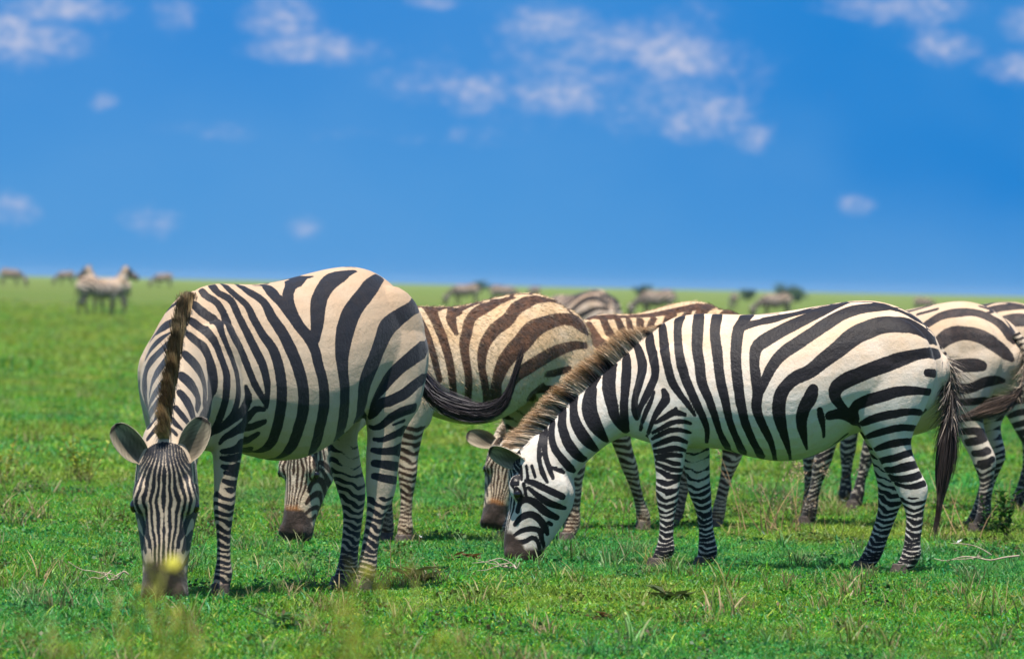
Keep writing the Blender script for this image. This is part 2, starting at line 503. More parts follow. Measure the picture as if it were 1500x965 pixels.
def coat_attributes(me, spec, torso_s, raw_s, head_s, seed=1):
    n = len(me.vertices)
    V = np.empty(n * 3); me.vertices.foreach_get('co', V); V = V.reshape(n, 3)
    s = spec['scale']
    h = spec['head']; u, nn, lat = head_axes(h); hs = h['s']
    D = V - np.array(h['o'])
    hu, hn, hl = D @ u / hs, D @ nn / hs, D @ lat / hs
    is_head = (hu > .05 - .25 * np.clip(hn, -.2, 0) - 1.3 * np.clip(hn, 0, .07)) & (hu < .64) & (np.abs(hl) < .19) & (hn > -.30) & (hn < .16)
    f = np.full(n, -.05)
    fp, fk, fm, fd = np.zeros(n), np.zeros(n), np.full(n, -.05), np.zeros(n)
    W = V.copy()
    if spec.get('fold', True):
        W[:, 1] = np.abs(W[:, 1])
        T = []
        for S in torso_s:
            S = S.copy(); S[:, 1] = np.abs(S[:, 1]); T.append(S)
    else:
        keep = (W[:, 0] > .42) & (W[:, 1] < 0)
        W[:, 1] = np.abs(W[:, 1]); W[keep, 1] += 10
        T = torso_s
    m = ~is_head
    f = strokes_field(W, T, f)
    if raw_s:
        f = strokes_field(V, raw_s, f)
    HV = np.stack([hu, hn, np.abs(hl)], 1)
    if head_s is not None:
        f[is_head] = strokes_field(HV[is_head], head_s, f[is_head])
        # lines fanning down the forehead and converging on the nose
        al = np.abs(hl)
        wq = np.interp(hu, [-.02, .06, .13, .20, .28, .36, .42], [.020, .034, .064, .088, .062, .044, .038])
        q = al / wq + .03 * np.sin(30 * hu + 9 * hl * 10) + .02 * np.sin(70 * hu + 3)
        npr = np.interp(hu, [0, .2, .42], [.30, .25, .36])
        fp = q / npr
        fk = wq * npr / 6.28
        fd = np.interp(hu, [.0, .12, .22, .34], [-.25, -.40, -.58, -.78])
        fm = np.minimum(np.minimum(hn - (.016 + .026 * np.clip((hu - .22) / .08, 0, 1)), (np.interp(hu, [.19, .27], [3.2, 1.0]) - q) * wq), np.minimum(hu + .07, .45 - hu))
        fm = np.where(is_head, fm, -.05)
        eye = .019 - np.sqrt(((hu - .226) / 2.0) ** 2 + (hn - .022 + .25 * (hu - .226)) ** 2 + (al - .09) ** 2 * .3)
        f[is_head] = np.maximum(f[is_head], eye[is_head])
        fm = np.where(eye > -.004, -.01, fm)
    # rings on the legs
    rnd = random.Random(seed)
    for k, leg in spec['legs'].items():
        A = np.array(leg)[::-1]
        z = V[:, 2]
        cx = np.interp(z, A[:, 0], (A[:, 1] + A[:, 2]) / 2)
        hx = np.interp(z, A[:, 0], (A[:, 1] - A[:, 2]) / 2)
        hw = np.interp(z, A[:, 0], A[:, 3]); cy = np.interp(z, A[:, 0], A[:, 4])
        q = ((V[:, 0] - cx) / (hx + .018)) ** 2 + ((V[:, 1] - cy) / (hw + .022)) ** 2
        cut = spec['cuts'][k] * s
        sel = (q < 1.0) & (z < cut + .03) & m
        X = (V[:, 0] - cx)[sel]; Y = (V[:, 1] - cy)[sel] * (1 if cy[0] > 0 else -1); Z = z[sel] / s
        ph = rnd.uniform(0, 6.28)
        tilt = rnd.uniform(-.15, .3)
        ss = Z + tilt * X + np.interp(Z, [.1, .25, .45], [.10, .45, .25]) * np.abs(Y) - .25 * np.abs(X) + .0055 * np.sin(34 * Z + 22 * X + ph) + .003 * np.sin(90 * Z + 60 * X + 50 * Y + ph * 2)
        per = np.interp(Z, [0, .1, .3, .45, .7], [.020, .022, .031, .038, .056])
        zz = np.linspace(0, .9, 400)
        pp = np.interp(zz, [0, .1, .3, .45, .7], [.020, .022, .031, .038, .056])
        cum = np.concatenate([[0], np.cumsum((zz[1] - zz[0]) / pp[:-1])])
        phase = 2 * math.pi * np.interp(ss, zz, cum) + ph
        duty = np.interp(Z, [.0, .35, .6], [.42, .22, .12]) + .30 * np.sin(19 * Z + ph) * np.sin(41 * Z + 2 * ph + 20 * X) + .25 * np.clip((.12 - Z) / .1, 0, 1)
        inner = np.clip((-Y - .012) / .03, 0, 1) * np.clip((Z - .36) / .1, 0, 1)
        r = per / 6.28 * (np.sin(phase) + duty - 1.1 * inner) - .0024 - spec.get('ring_trim', 0.0)
        fade = np.clip((cut - z[sel]) / .035, 0, 1)
        f[sel] = np.where(fade > .5, r, np.maximum(f[sel], r - (1 - fade) * .02))
    # belly line, crest of the back
    mz = hu - (.395 + .075 * np.clip((.055 - hn) / .07, 0, 1))
    mz = np.where(is_head, mz, -.1)
    warm = np.clip((V[:, 2] / s - .80) / .35, 0, 1)
    warm = np.where(is_head, .15 + .5 * np.clip((hu - .26) / .15, 0, 1) * np.clip(hn / .06, 0, 1), warm)
    low = np.clip((.16 - V[:, 2] / s) / .16, 0, 1) * (~is_head)
    warm = np.maximum(warm, low * .5)
    warm = np.where(is_head & (hu < .42), warm - .3, warm)
    snout = np.clip(1 - np.abs(hu - .405) / .035, 0, 1) * np.clip((hn - .045) / .03, 0, 1) * is_head
    for k, v in (('stripe', f), ('warm', warm), ('muzzle', mz), ('snout', snout), ('face_phase', fp), ('face_gain', fk), ('face_mask', fm), ('face_duty', fd)):
        a = me.attributes.new(k, 'FLOAT', 'POINT')
        a.data.foreach_set('value', v.astype(np.float32))
    return f


def ribbons(name, roots, dirs, lens, widths, c0, c1, mat, parent, bend, seed=0, nseg=4):
    """many tapered hair blades in one mesh; c0/c1 colours at root and tip (n,3); bend (n,3) added quadratically"""
    rs = np.random.RandomState(seed)
    n = len(roots)
    side = np.cross(dirs, rs.normal(size=(n, 3)))
    side /= np.linalg.norm(side, axis=1)[:, None] + 1e-9
    vs, cs = [], []
    for k in range(nseg + 1):
        t = k / nseg
        p = roots + dirs * (lens * t)[:, None] + bend * (t * t)
        w = widths * (1 - t * .85) * .5
        tk = max(0, (t - .35) / .65)
        cc = c0 * (1 - tk) + c1 * tk
        vs += [p - side * w[:, None], p + side * w[:, None]]
        cs += [cc, cc]
    Vv = np.stack(vs, 1).reshape(-1, 3)
    Cc = np.concatenate([np.stack(cs, 1).reshape(-1, 3), np.ones((n * (nseg + 1) * 2, 1))], 1)
    m = (nseg + 1) * 2
    faces = []
    for i in range(n):
        b = i * m
        for k in range(nseg):
            q = b + 2 * k
            faces.append((q, q + 1, q + 3, q + 2))
    return mesh_obj(name, Vv, faces, mat, parent, True, None, Cc)


def make_mane(spec, me, field, parent, style, count=5200, seed=3):
    """hairs standing along the crest of the neck, from the withers to the poll"""
    rs = np.random.RandomState(seed)
    s = spec['scale']
    T = catmull([r[0] for r in spec['neck']], 8)
    B = catmull([r[1] for r in spec['neck']], 8)
    L = np.concatenate([[0], np.cumsum(np.linalg.norm(np.diff(T, axis=0), axis=1))])
    from mathutils.kdtree import KDTree
    n = len(me.vertices)
    V = np.empty(n * 3); me.vertices.foreach_get('co', V); V = V.reshape(n, 3)
    kd = KDTree(n)
    for i in range(n):
        kd.insert(V[i], i)
    kd.balance()
    t = rs.uniform(style.get('t0', .04), 1.03, count)
    Lt = t * L[-1]
    P = np.stack([np.interp(Lt, L, T[:, i]) for i in range(3)], 1)
    Q = np.stack([np.interp(Lt, L, B[:, i]) for i in range(3)], 1)
    up = P - Q; up /= np.linalg.norm(up, axis=1)[:, None]
    tan = np.stack([np.interp(Lt, L, np.gradient(T[:, i])) for i in range(3)], 1)
    tan /= np.linalg.norm(tan, axis=1)[:, None]
    lat = np.cross(tan, up); lat /= np.linalg.norm(lat, axis=1)[:, None]
    off = rs.normal(0, style.get('wide', .013) * s, count)
    roots = P + lat * off[:, None]
    dark = np.empty(count)
    for i in range(count):
        co, j, d = kd.find(roots[i])
        dark[i] = field[j]
        roots[i] = np.array(co) + (roots[i] - np.array(co)) * .2 - up[i] * .008
    lean = style.get('lean', .55)
    d = up + tan * (lean + rs.normal(0, .08, count))[:, None] + lat * (off / (.013 * s) * .05 + rs.normal(0, .035, count))[:, None]
    # stray clumps, as wind-ruffled mane
    cl = np.array([mnoise.noise(Vector((q * 26, 3.1, seed))) for q in t])
    d += tan * (cl * .35)[:, None] + lat * (np.array([mnoise.noise(Vector((q * 18, 9.1, seed))) for q in t]) * .10)[:, None]
    d /= np.linalg.norm(d, axis=1)[:, None]
    ramp = np.clip(np.minimum((t + .02) / .22, (1.10 - t) / .12), .2, 1)
    lens = style.get('len', .125) * s * ramp * rs.uniform(.75, 1.12, count)
    blk = 1 / (1 + np.exp(-(dark + .001) / .0015))
    if style.get('clump'):
        nq = np.array([mnoise.noise(Vector((q * 30, 4.4, seed))) for q in t])
        blk = blk * .15 + .85 / (1 + np.exp(-(nq - .02) / .05))
    wc, kc, tc_ = [np.array(c) for c in style['cols']]
    c0 = wc[None] * (1 - blk)[:, None] + kc[None] * blk[:, None]
    c0 = c0 * rs.uniform(.7, 1.15, count)[:, None] * (1 + .5 * np.array([mnoise.noise(Vector((q * 34, 1.7, seed))) for q in t]))[:, None]
    tw = style.get('tip', .6)
    c1 = c0 * (1 - tw) + tc_[None] * tw * rs.uniform(.6, 1.2, count)[:, None]
    bend = tan * (rs.uniform(.0, .03, count) * s)[:, None] + np.array([0, 0, -.008])[None]
    return ribbons('mane', roots, d, lens, np.full(count, .0042 * s), c0, c1, M_HAIR, parent, bend, seed)


def make_fur(me, field, parent, spec, count, seed, cols, length=.020):
    """shaggy winter-like hair on the flanks and rump"""
    rs = np.random.RandomState(seed)
    n = len(me.vertices)
    V = np.empty(n * 3); me.vertices.foreach_get('co', V); V = V.reshape(n, 3)
    Nn = np.empty(n * 3); me.vertex_normals.foreach_get('vector', Nn); Nn = Nn.reshape(n, 3)
    cand = np.where((V[:, 0] < .75) & (V[:, 2] > .70) & (np.abs(V[:, 1]) < .4))[0]
    pick = rs.choice(cand, count)
    P = V[pick] + rs.normal(0, .004, (count, 3))
    nn = Nn[pick]
    flow = np.array([-.75, 0, -.65])[None] + rs.normal(0, .22, (count, 3))
    flow -= nn * np.sum(flow * nn, axis=1)[:, None]
    d = flow / (np.linalg.norm(flow, axis=1)[:, None] + 1e-6) + nn * rs.uniform(.25, .55, count)[:, None]
    d /= np.linalg.norm(d, axis=1)[:, None]
    blk = 1 / (1 + np.exp(-(field[pick] + .003) / .002))
    wc, kc = [np.array(c) for c in cols]
    c0 = (wc[None] * (1 - blk)[:, None] + kc[None] * blk[:, None]) * rs.uniform(.6, 1.35, count)[:, None]
    P = P - nn * .003
    return ribbons('shaggy_coat', P, d, length * rs.uniform(.6, 1.4, count), np.full(count, .0024), c0, c0 * 1.05, M_HAIR, parent, -nn * .003, seed, 2)


def make_tail(path, parent, r0=.026, count=1500, seed=5, tuft_from=.45, cols=((.02, .017, .02), (.07, .05, .045)), fringe=.35, hair=.30, spread=.02, dockcol=(.45, .38, .3)):
    """a dock (tapering tube) with banded fur and long dark hairs streaming along the path"""
    rs = np.random.RandomState(seed)
    P = catmull(path, 10)
    L = np.concatenate([[0], np.cumsum(np.linalg.norm(np.diff(P, axis=0), axis=1))]); L /= L[-1]
    total = np.sum(np.linalg.norm(np.diff(P, axis=0), axis=1))
    sh = Shell()
    k = max(int(len(P) * .62), 5)
    secs = []
    for i in range(0, k, 3):
        tan = P[min(i + 1, len(P) - 1)] - P[max(i - 1, 0)]; tan /= np.linalg.norm(tan)
        ref = np.array([0, 1, 0]) if abs(tan[1]) < .8 else np.array([1, 0, 0])
        up = np.cross(tan, ref); up /= np.linalg.norm(up)
        r = r0 * (1 - .6 * i / k)
        secs.append(tuple(P[i] + up * r) + tuple(P[i] - up * r) + (r, 0))
    sh.loft(secs, n=12, sub=4)
    vv = np.array(sh.v)
    band = np.sin(vv[:, 2] * 190 + vv[:, 0] * 60 + vv[:, 1] * 60)
    cc = np.where((band > .1)[:, None], np.array([[.03, .025, .025]]), np.array([dockcol]))
    tail = mesh_obj('tail', sh.v, sh.f, M_EAR, parent, True, None, np.concatenate([cc, np.ones((len(cc), 1))], 1))
    n1 = int(count * fringe); n2 = count - n1
    def at(t):
        return np.stack([np.interp(t, L, P[:, i]) for i in range(3)], 1)
    t = np.concatenate([rs.uniform(.08, tuft_from + .1, n1), tuft_from + (1 - tuft_from) * .55 * rs.uniform(0, 1, n2) ** .8])
    p = at(t)
    rad = r0 * (1.1 - .5 * t)
    jit = rs.normal(size=(count, 3)); jit /= np.linalg.norm(jit, axis=1)[:, None]
    roots = p + jit * rad[:, None] * .8
    # hairs follow the path: build as polylines along it
    nseg = 6
    hl = np.where(np.arange(count) < n1, .075 / total, hair / total) * rs.uniform(.6, 1.15, count)
    vs, cs = [], []
    side = rs.normal(size=(count, 3))
    nj = rs.randint(0, 60, count)
    cj = rs.normal(size=(60, 3)); cj /= np.linalg.norm(cj, axis=1)[:, None]
    jit = jit * .45 + cj[nj] * .75
    c0 = np.where((np.arange(count) < n1)[:, None], np.where((rs.uniform(size=count) < .5)[:, None], np.array([dockcol]), np.array([cols[0]])), np.array([cols[0]]))
    c1 = np.array([cols[1]]) * rs.uniform(.4, 1.6, count)[:, None] * rs.uniform(.5, 1.8, 60)[nj][:, None]
    wd = rs.uniform(.0025, .005, count)
    tend = np.minimum(t + hl, 1.25)
    for q in range(nseg + 1):
        f_ = q / nseg
        tt = t + (tend - t) * f_
        base = at(np.clip(tt, 0, 1))
        tipdir = P[-1] - P[-6]; tipdir = tipdir / np.linalg.norm(tipdir)
        base = base + np.maximum(tt - 1, 0)[:, None] * total * tipdir[None]
        shrink = np.clip(1.25 - 1.15 * np.maximum(tt - tuft_from - .25, 0) / (.75 - tuft_from), .22, 1.3)
        pos = base + jit * (rad * .8 * np.minimum(shrink, 1) + spread * f_ * shrink)[:, None]
        pos[:n1] += jit[:n1] * (.035 * f_)
        tg = at(np.clip(tt + .01, 0, 1)) - at(np.clip(tt - .02, 0, 1)) + 1e-6
        sd = np.cross(tg, side); sd /= np.linalg.norm(sd, axis=1)[:, None] + 1e-9
        w = wd * (1 - .8 * f_) * .5
        vs += [pos - sd * w[:, None], pos + sd * w[:, None]]
        c = c0 * (1 - f_) + c1 * f_
        cs += [c, c]
    m = (nseg + 1) * 2
    Vv = np.stack(vs, 1).reshape(-1, 3)
    Cc = np.concatenate([np.stack(cs, 1).reshape(-1, 3), np.ones((count * m, 1))], 1)
    faces = [(i * m + 2 * q, i * m + 2 * q + 1, i * m + 2 * q + 3, i * m + 2 * q + 2) for i in range(count) for q in range(nseg)]
    mesh_obj('tail_tuft', Vv, faces, M_HAIR, tail, True, None, Cc)
    return tail


def make_ear(spec, side, parent, tipdir, opendir, size=1.0):
    """a leaf-shaped cupped ear; tipdir / opendir in head frame (u, n, lateral)"""
    h = spec['head']; u, n, lat = head_axes(h); hs = h['s'] * size
    hs0 = h['s']
    o = np.array(h['o']) + (u * .075 + n * .0 + lat * .062 * side) * hs0
    ax = np.array([u, n, lat * side])
    a = np.array(tipdir, float) @ ax; a /= np.linalg.norm(a)
    op = np.array(opendir, float) @ ax; op -= a * (op @ a); op /= np.linalg.norm(op)
    w = np.cross(a, op)
    Ln, Wd = .178 * hs, .050 * hs
    ns, nt = 18, 14
    V, Cc, Fc = [], [], []
    for layer in (0, 1):
        for i in range(ns + 1):
            s = i / ns
            wid = Wd * math.sqrt(max(1 - ((s - .52) / .485) ** 2, .0)) ** .85 + .002
            if s < .35:
                wid = max(wid, Wd * (.50 + .35 * s / .35))
            curl = 1.75 * (1 - s) + .75 * s
            for j in range(nt + 1):
                t = -1 + 2 * j / nt
                ang = t * curl
                x = wid * math.sin(ang) / max(math.sin(min(curl, 1.57)), .5)
                y = wid * (1 - math.cos(ang)) * .75
                p = o + a * (Ln * s) + w * x + op * (y - .01 + .012 * s * s) - (op * .006 * hs * (1 if layer else 0))
                V.append(p)
                if layer == 0:
                    e = abs(t)
                    fold = .5 + .5 * math.sin(t * 9 + s * 3)
                    c = np.array([.27, .225, .16]) * (.75 + .5 * fold) * (1 - .6 * (1 - e) * math.sin(math.pi * min(s * 1.3, 1)))
                    if e > .90:
                        c = np.array([.55, .47, .35])
                    if s > .93:
                        c = np.array([.05, .04, .035])
                    c = c * (1 + .35 * math.sin(j * 2.7 + i * .9) * math.sin(i * 1.9))
                else:
                    c = np.array([.62, .57, .48])
                    if .62 < s < .9 or s < .10 or .25 < s < .38:
                        c = np.array([.022, .018, .018])
                Cc.append([*c, 1])
    N = (ns + 1) * (nt + 1)
    idx = lambda l, i, j: l * N + i * (nt + 1) + j
    for l in (0, 1):
        for i in range(ns):
            for j in range(nt):
                q = (idx(l, i, j), idx(l, i, j + 1), idx(l, i + 1, j + 1), idx(l, i + 1, j))
                Fc.append(q if l == 0 else q[::-1])
    for i in range(ns):
        for j in (0, nt):
            Fc.append((idx(0, i, j), idx(0, i + 1, j), idx(1, i + 1, j), idx(1, i, j)))
    for j in range(nt):
        Fc.append((idx(0, ns, j), idx(0, ns, j + 1), idx(1, ns, j + 1), idx(1, ns, j)))
    return mesh_obj('ear', V, Fc, M_EAR, parent, True, None, Cc)


def sphere_obj(name, c, r, mat, parent, ax=None, n=12):
    sh = Shell(); sh.blob(c, r, ax, n)
    return mesh_obj(name, sh.v, sh.f, mat, parent)


def make_hoof(leg, parent, s):
    z, a, b, w, y = leg[-1]
    sh = Shell()
    c = (a + b) / 2
    h = (a - b) / 2
    sh.loft([(c + h * .98, y, .055 * s, c - h * .9, y, .055 * s, w * 1.05, 0), (c + h * 1.15, y, .03 * s, c - h * .85, y, .03 * s, w * 1.2, 0),
             (c + h * 1.38, y, .002, c - h * .8, y, .002, w * 1.4, 0)], n=18, sub=3, cap=.02)
    return mesh_obj('hoof', sh.v, sh.f, M_HOOF, parent)


def nostrils(spec, parent):
    h = spec['head']; u, n, lat = head_axes(h); hs = h['s']
    ax = np.array([u, lat, n])
    for sg in (-1, 1):
        sphere_obj('nostril', np.array(h['o']) + (u * .515 + n * .062 + lat * .060 * sg) * hs, (.020 * hs, .012 * hs, .010 * hs), M_NOSTRIL, parent, ax, 8)


M_NOSTRIL = plain_material('nostril_dark', (0.010, 0.006, 0.005), 0.6, 0.3)
DEFAULT_EARS = dict(l=((-.55, .45, .75), (.0, .6, .8)), r=((-.55, .45, .75), (.0, .6, .8)))


def zebra(name, pos, yaw, spec, strokes, coat, voxel, label, mane=None, tail=None, group=None, ears=None, seed=1, detail=True, smooth_it=6, fur=None):
    """one grazing or standing zebra: body with its parts, placed on the ground"""
    root = bpy.data.objects.new(name, None)
    col.objects.link(root)
    root.empty_display_size = .3
    root.location = (pos[0], pos[1], pos[2] if len(pos) > 2 else 0)
    root.rotation_euler = (0, 0, yaw)
    tag(root, label, 'zebra', group)
    me = body_mesh(spec, voxel, smooth_it)
    f = coat_attributes(me, spec, strokes.get('T', []), strokes.get('N', []), strokes.get('H'), seed)
    me.name = 'body'
    me.materials.clear()
    me.materials.append(M_COAT[coat])
    body = bpy.data.objects.new('body', me)
    col.objects.link(body)
    body.parent = root
    if mane is not None:
        make_mane(spec, me, f, root, mane, mane.get('count', 5200), seed + 2)
    if fur:
        make_fur(me, f, root, spec, fur[0], seed + 9, fur[1])
    if tail is not None:
        make_tail(parent=root, **tail)
    e = ears or DEFAULT_EARS
    make_ear(spec, 1, root, *e['l'])
    make_ear(spec, -1, root, *e['r'])
    if detail:
        h = spec['head']; u, n, lat = head_axes(h); hs = h['s']
        ax = np.array([u, lat, n])
        for sg in (-1, 1):
            sphere_obj('eye', np.array(h['o']) + (u * .222 + n * .026 + lat * .1005 * sg) * hs, (.021 * hs, .012 * hs, .017 * hs), M_EYE, root, ax, 10)
        nostrils(spec, root)
        for leg in spec['legs'].values():
            make_hoof(leg, root, spec['scale'])
    return root

# ------------------------------------------------------------------ the zebras' poses
R_ = math.radians


def spec_right():
    sp = default_spec(1.0)
    sp['head'] = dict(o=(1.30, 0, .558), u=(0, 0, -1), n=(1, 0, 0), s=1.0)
    sp['cuts'] = dict(hl=.385, hr=.70, fl=.445, fr=.60)
    return sp


def spec_left():
    s = 1.08
    sp = default_spec(s)
    sp['wf'] = .90
    sp['torso'] = [(.5 + (x - .5) * .78 if x > .5 else x if x > -.4 else -.4 + (x + .4) * .92, a, b, w * .88, e) for x, a, b, w, e in sp['torso']]
    nk = [((.66, .0, 1.27), (.78, .0, .68), .155, .25), ((.74, .045, 1.215), (.82, .06, .67), .145, .3), ((.82, .10, 1.14), (.86, .13, .64), .132, .3),
          ((.95, .207, 1.035), (.93, .215, .61), .118, .3), ((1.07, .307, .925), (1.0, .285, .56), .106, .25), ((1.155, .378, .83), (1.05, .335, .51), .096, .2),
          ((1.215, .425, .74), (1.08, .375, .46), .088, .15), ((1.245, .448, .67), (1.10, .395, .42), .083, .1)]
    q = lambda p: (p[0] * .9986 + p[1] * .0523 - .016, p[1] * .9986 - p[0] * .0523 + .019, p[2])
    sp['neck'] = [(q(T), q(B), w, e) for T, B, w, e in nk]
    sp['head'] = dict(o=q((1.225, .432, .672)), u=(.0, .02, -1), n=(.766, .643, 0.06), s=1.25)
    L = sp['legs']
    def slim(leg, kx, kw, zt):
        out = []
        for zz, a, b, w, y in leg:
            k = min(max((zt - zz) / .15, 0), 1)
            c, h = (a + b) / 2, (a - b) / 2
            out.append((zz, c + h * (1 - k + k * kx), c - h * (1 - k + k * kx), w * (1 - k + k * kw), y))
        return out
    for k in ('hl', 'hr'):
        L[k] = slim([(zz, a, b + (.04 if zz > .62 else 0), w, y * .93 if zz > .62 else y) for zz, a, b, w, y in L[k]], .98, 1.0, .86)
    for k in ('fl', 'fr'):
        L[k] = slim(L[k], .84, .92, .86)
    L['hl'] = bend_leg(L['hl'], [(.80, -.40), (.66, -.365), (.485, -.35), (.42, -.35), (.31, -.313), (.2, -.288), (.1, -.268), (.03, -.243)], .172)
    L['hr'] = bend_leg(L['hr'], [(.80, -.40), (.66, -.43), (.52, -.465), (.42, -.51), (.31, -.52), (.2, -.505), (.1, -.49), (.03, -.455)], -.13)
    L['fl'] = bend_leg(L['fl'], [(.75, .62), (.60, .59), (.43, .60), (.37, .605), (.2, .598), (.1, .598), (.03, .612)], .142)
    L['fr'] = bend_leg(L['fr'], [(.75, .66), (.60, .66), (.43, .66), (.2, .66), (.03, .67)], -.15)
    sp['cuts'] = dict(hl=.40, hr=.70, fl=.44, fr=.62)
    sp['fold'] = False
    return sp


def spec_tail_brown():
    sp = default_spec(1.0)
    sp['torso'] = [(x, a, b + .085 * min(max((.75 - x) / .3, 0), 1) * (1 if x > -.3 else .4), w * .95, e) for x, a, b, w, e in sp['torso']]
    sp['head'] = dict(o=(1.30, .03, .58), u=(.05, 0.0, -1), n=(.94, .34, 0.05), s=1.0)
    sp['neck'] = [(tuple(np.array(T) + [0, .03 * (i / 8), 0]), tuple(np.array(B) + [0, .03 * (i / 8), 0]), w, e) for i, (T, B, w, e) in enumerate(sp['neck'])]
    L = sp['legs']
    L['fl'] = bend_leg(L['fl'], [(.60, .66), (.3, .66), (.03, .67)])
    L['fr'] = bend_leg(L['fr'], [(.60, .58), (.3, .57), (.03, .57)])
    sp['ring_trim'] = .0008
    sp['cuts'] = dict(hl=.70, hr=.70, fl=.62, fr=.62)
    return sp


def spec_middle():
    sp = default_spec(1.0)
    sp['torso'] = [(x, a - .03, b, w, e) for x, a, b, w, e in sp['torso']]
    sp['head'] = dict(o=(1.285, .02, .535), u=(.10, -.12, -1), n=(.75, .64, 0.1), s=.95)
    sp['neck'] = [(tuple(np.array(T) + [-.01 * i / 8, .02 * (i / 8), -.03]), tuple(np.array(B) + [-.01 * i / 8, .02 * (i / 8), -.01]), w, e) for i, (T, B, w, e) in enumerate(sp['neck'])]
    L = sp['legs']
    L['fl'] = bend_leg(L['fl'], [(.66, .56), (.5, .48), (.36, .40), (.2, .32), (.1, .27), (.03, .26)])
    L['fr'] = bend_leg(L['fr'], [(.60, .62), (.3, .62), (.03, .63)])
    L['hl'] = bend_leg(L['hl'], [(.66, -.44), (.42, -.50), (.2, -.42), (.03, -.37)])
    sp['ring_trim'] = .0008
    sp['cuts'] = dict(hl=.70, hr=.70, fl=.62, fr=.62)
    return sp


def spec_back_right():
    sp = default_spec(1.0)
    L = sp['legs']
    L['fl'] = bend_leg(L['fl'], [(.66, .47), (.4, .52), (.2, .58), (.03, .62)])
    L['fr'] = bend_leg(L['fr'], [(.66, .74), (.3, .76), (.03, .77)])
    sp['ring_trim'] = .0018
    sp['cuts'] = dict(hl=.40, hr=.70, fl=.62, fr=.50)
    return sp


def spec_level():
    sp = spec_back_right()
    sp['neck'] = [((.60, 0, 1.17), (.78, 0, .62), .155, .25), ((.74, 0, 1.12), (.88, 0, .66), .12, .25), ((.92, 0, 1.09), (.98, 0, .74), .10, .25),
                  ((1.12, 0, 1.07), (1.12, 0, .80), .085, .2), ((1.26, 0, 1.05), (1.24, 0, .84), .078, .1)]
    sp['head'] = dict(o=(1.25, 0, 1.05), u=(.70, 0, -.72), n=(.72, 0, .70), s=.95)
    return sp


def spec_standing(s=1.0):
    sp = default_spec(s)
    sp['neck'] = [((.60 * s, 0, 1.19 * s), (.80 * s, 0, .66 * s), .15 * s, .25), ((.70 * s, 0, 1.26 * s), (.88 * s, 0, .80 * s), .12 * s, .25),
                  ((.80 * s, 0, 1.38 * s), (.98 * s, 0, 1.02 * s), .095 * s, .25), ((.90 * s, 0, 1.50 * s), (1.06 * s, 0, 1.22 * s), .08 * s, .2),
                  ((.97 * s, 0, 1.58 * s), (1.10 * s, 0, 1.34 * s), .075 * s, .1)]
    sp['head'] = dict(o=(.97 * s, 0, 1.57 * s), u=(.72, 0, -.62), n=(.62, 0, .72), s=s)
    sp['ring_trim'] = .0008
    sp['cuts'] = dict(hl=.70, hr=.70, fl=.62, fr=.62)
    return sp


POSES = dict(
    left=((-.90, 30.0), R_(180 + 50), spec_left),
    right=((1.37, 33.4), R_(180 - 6), spec_right),
    brown=((-.13, 36.3), R_(180 + 45), spec_tail_brown),
    middle=((.81, 38.8), R_(180 + 50), spec_middle),
    back=((2.26, 39.7), R_(180 - 35), spec_level),
    hidden=((2.72, 43.0), R_(180 - 22), spec_level),
)

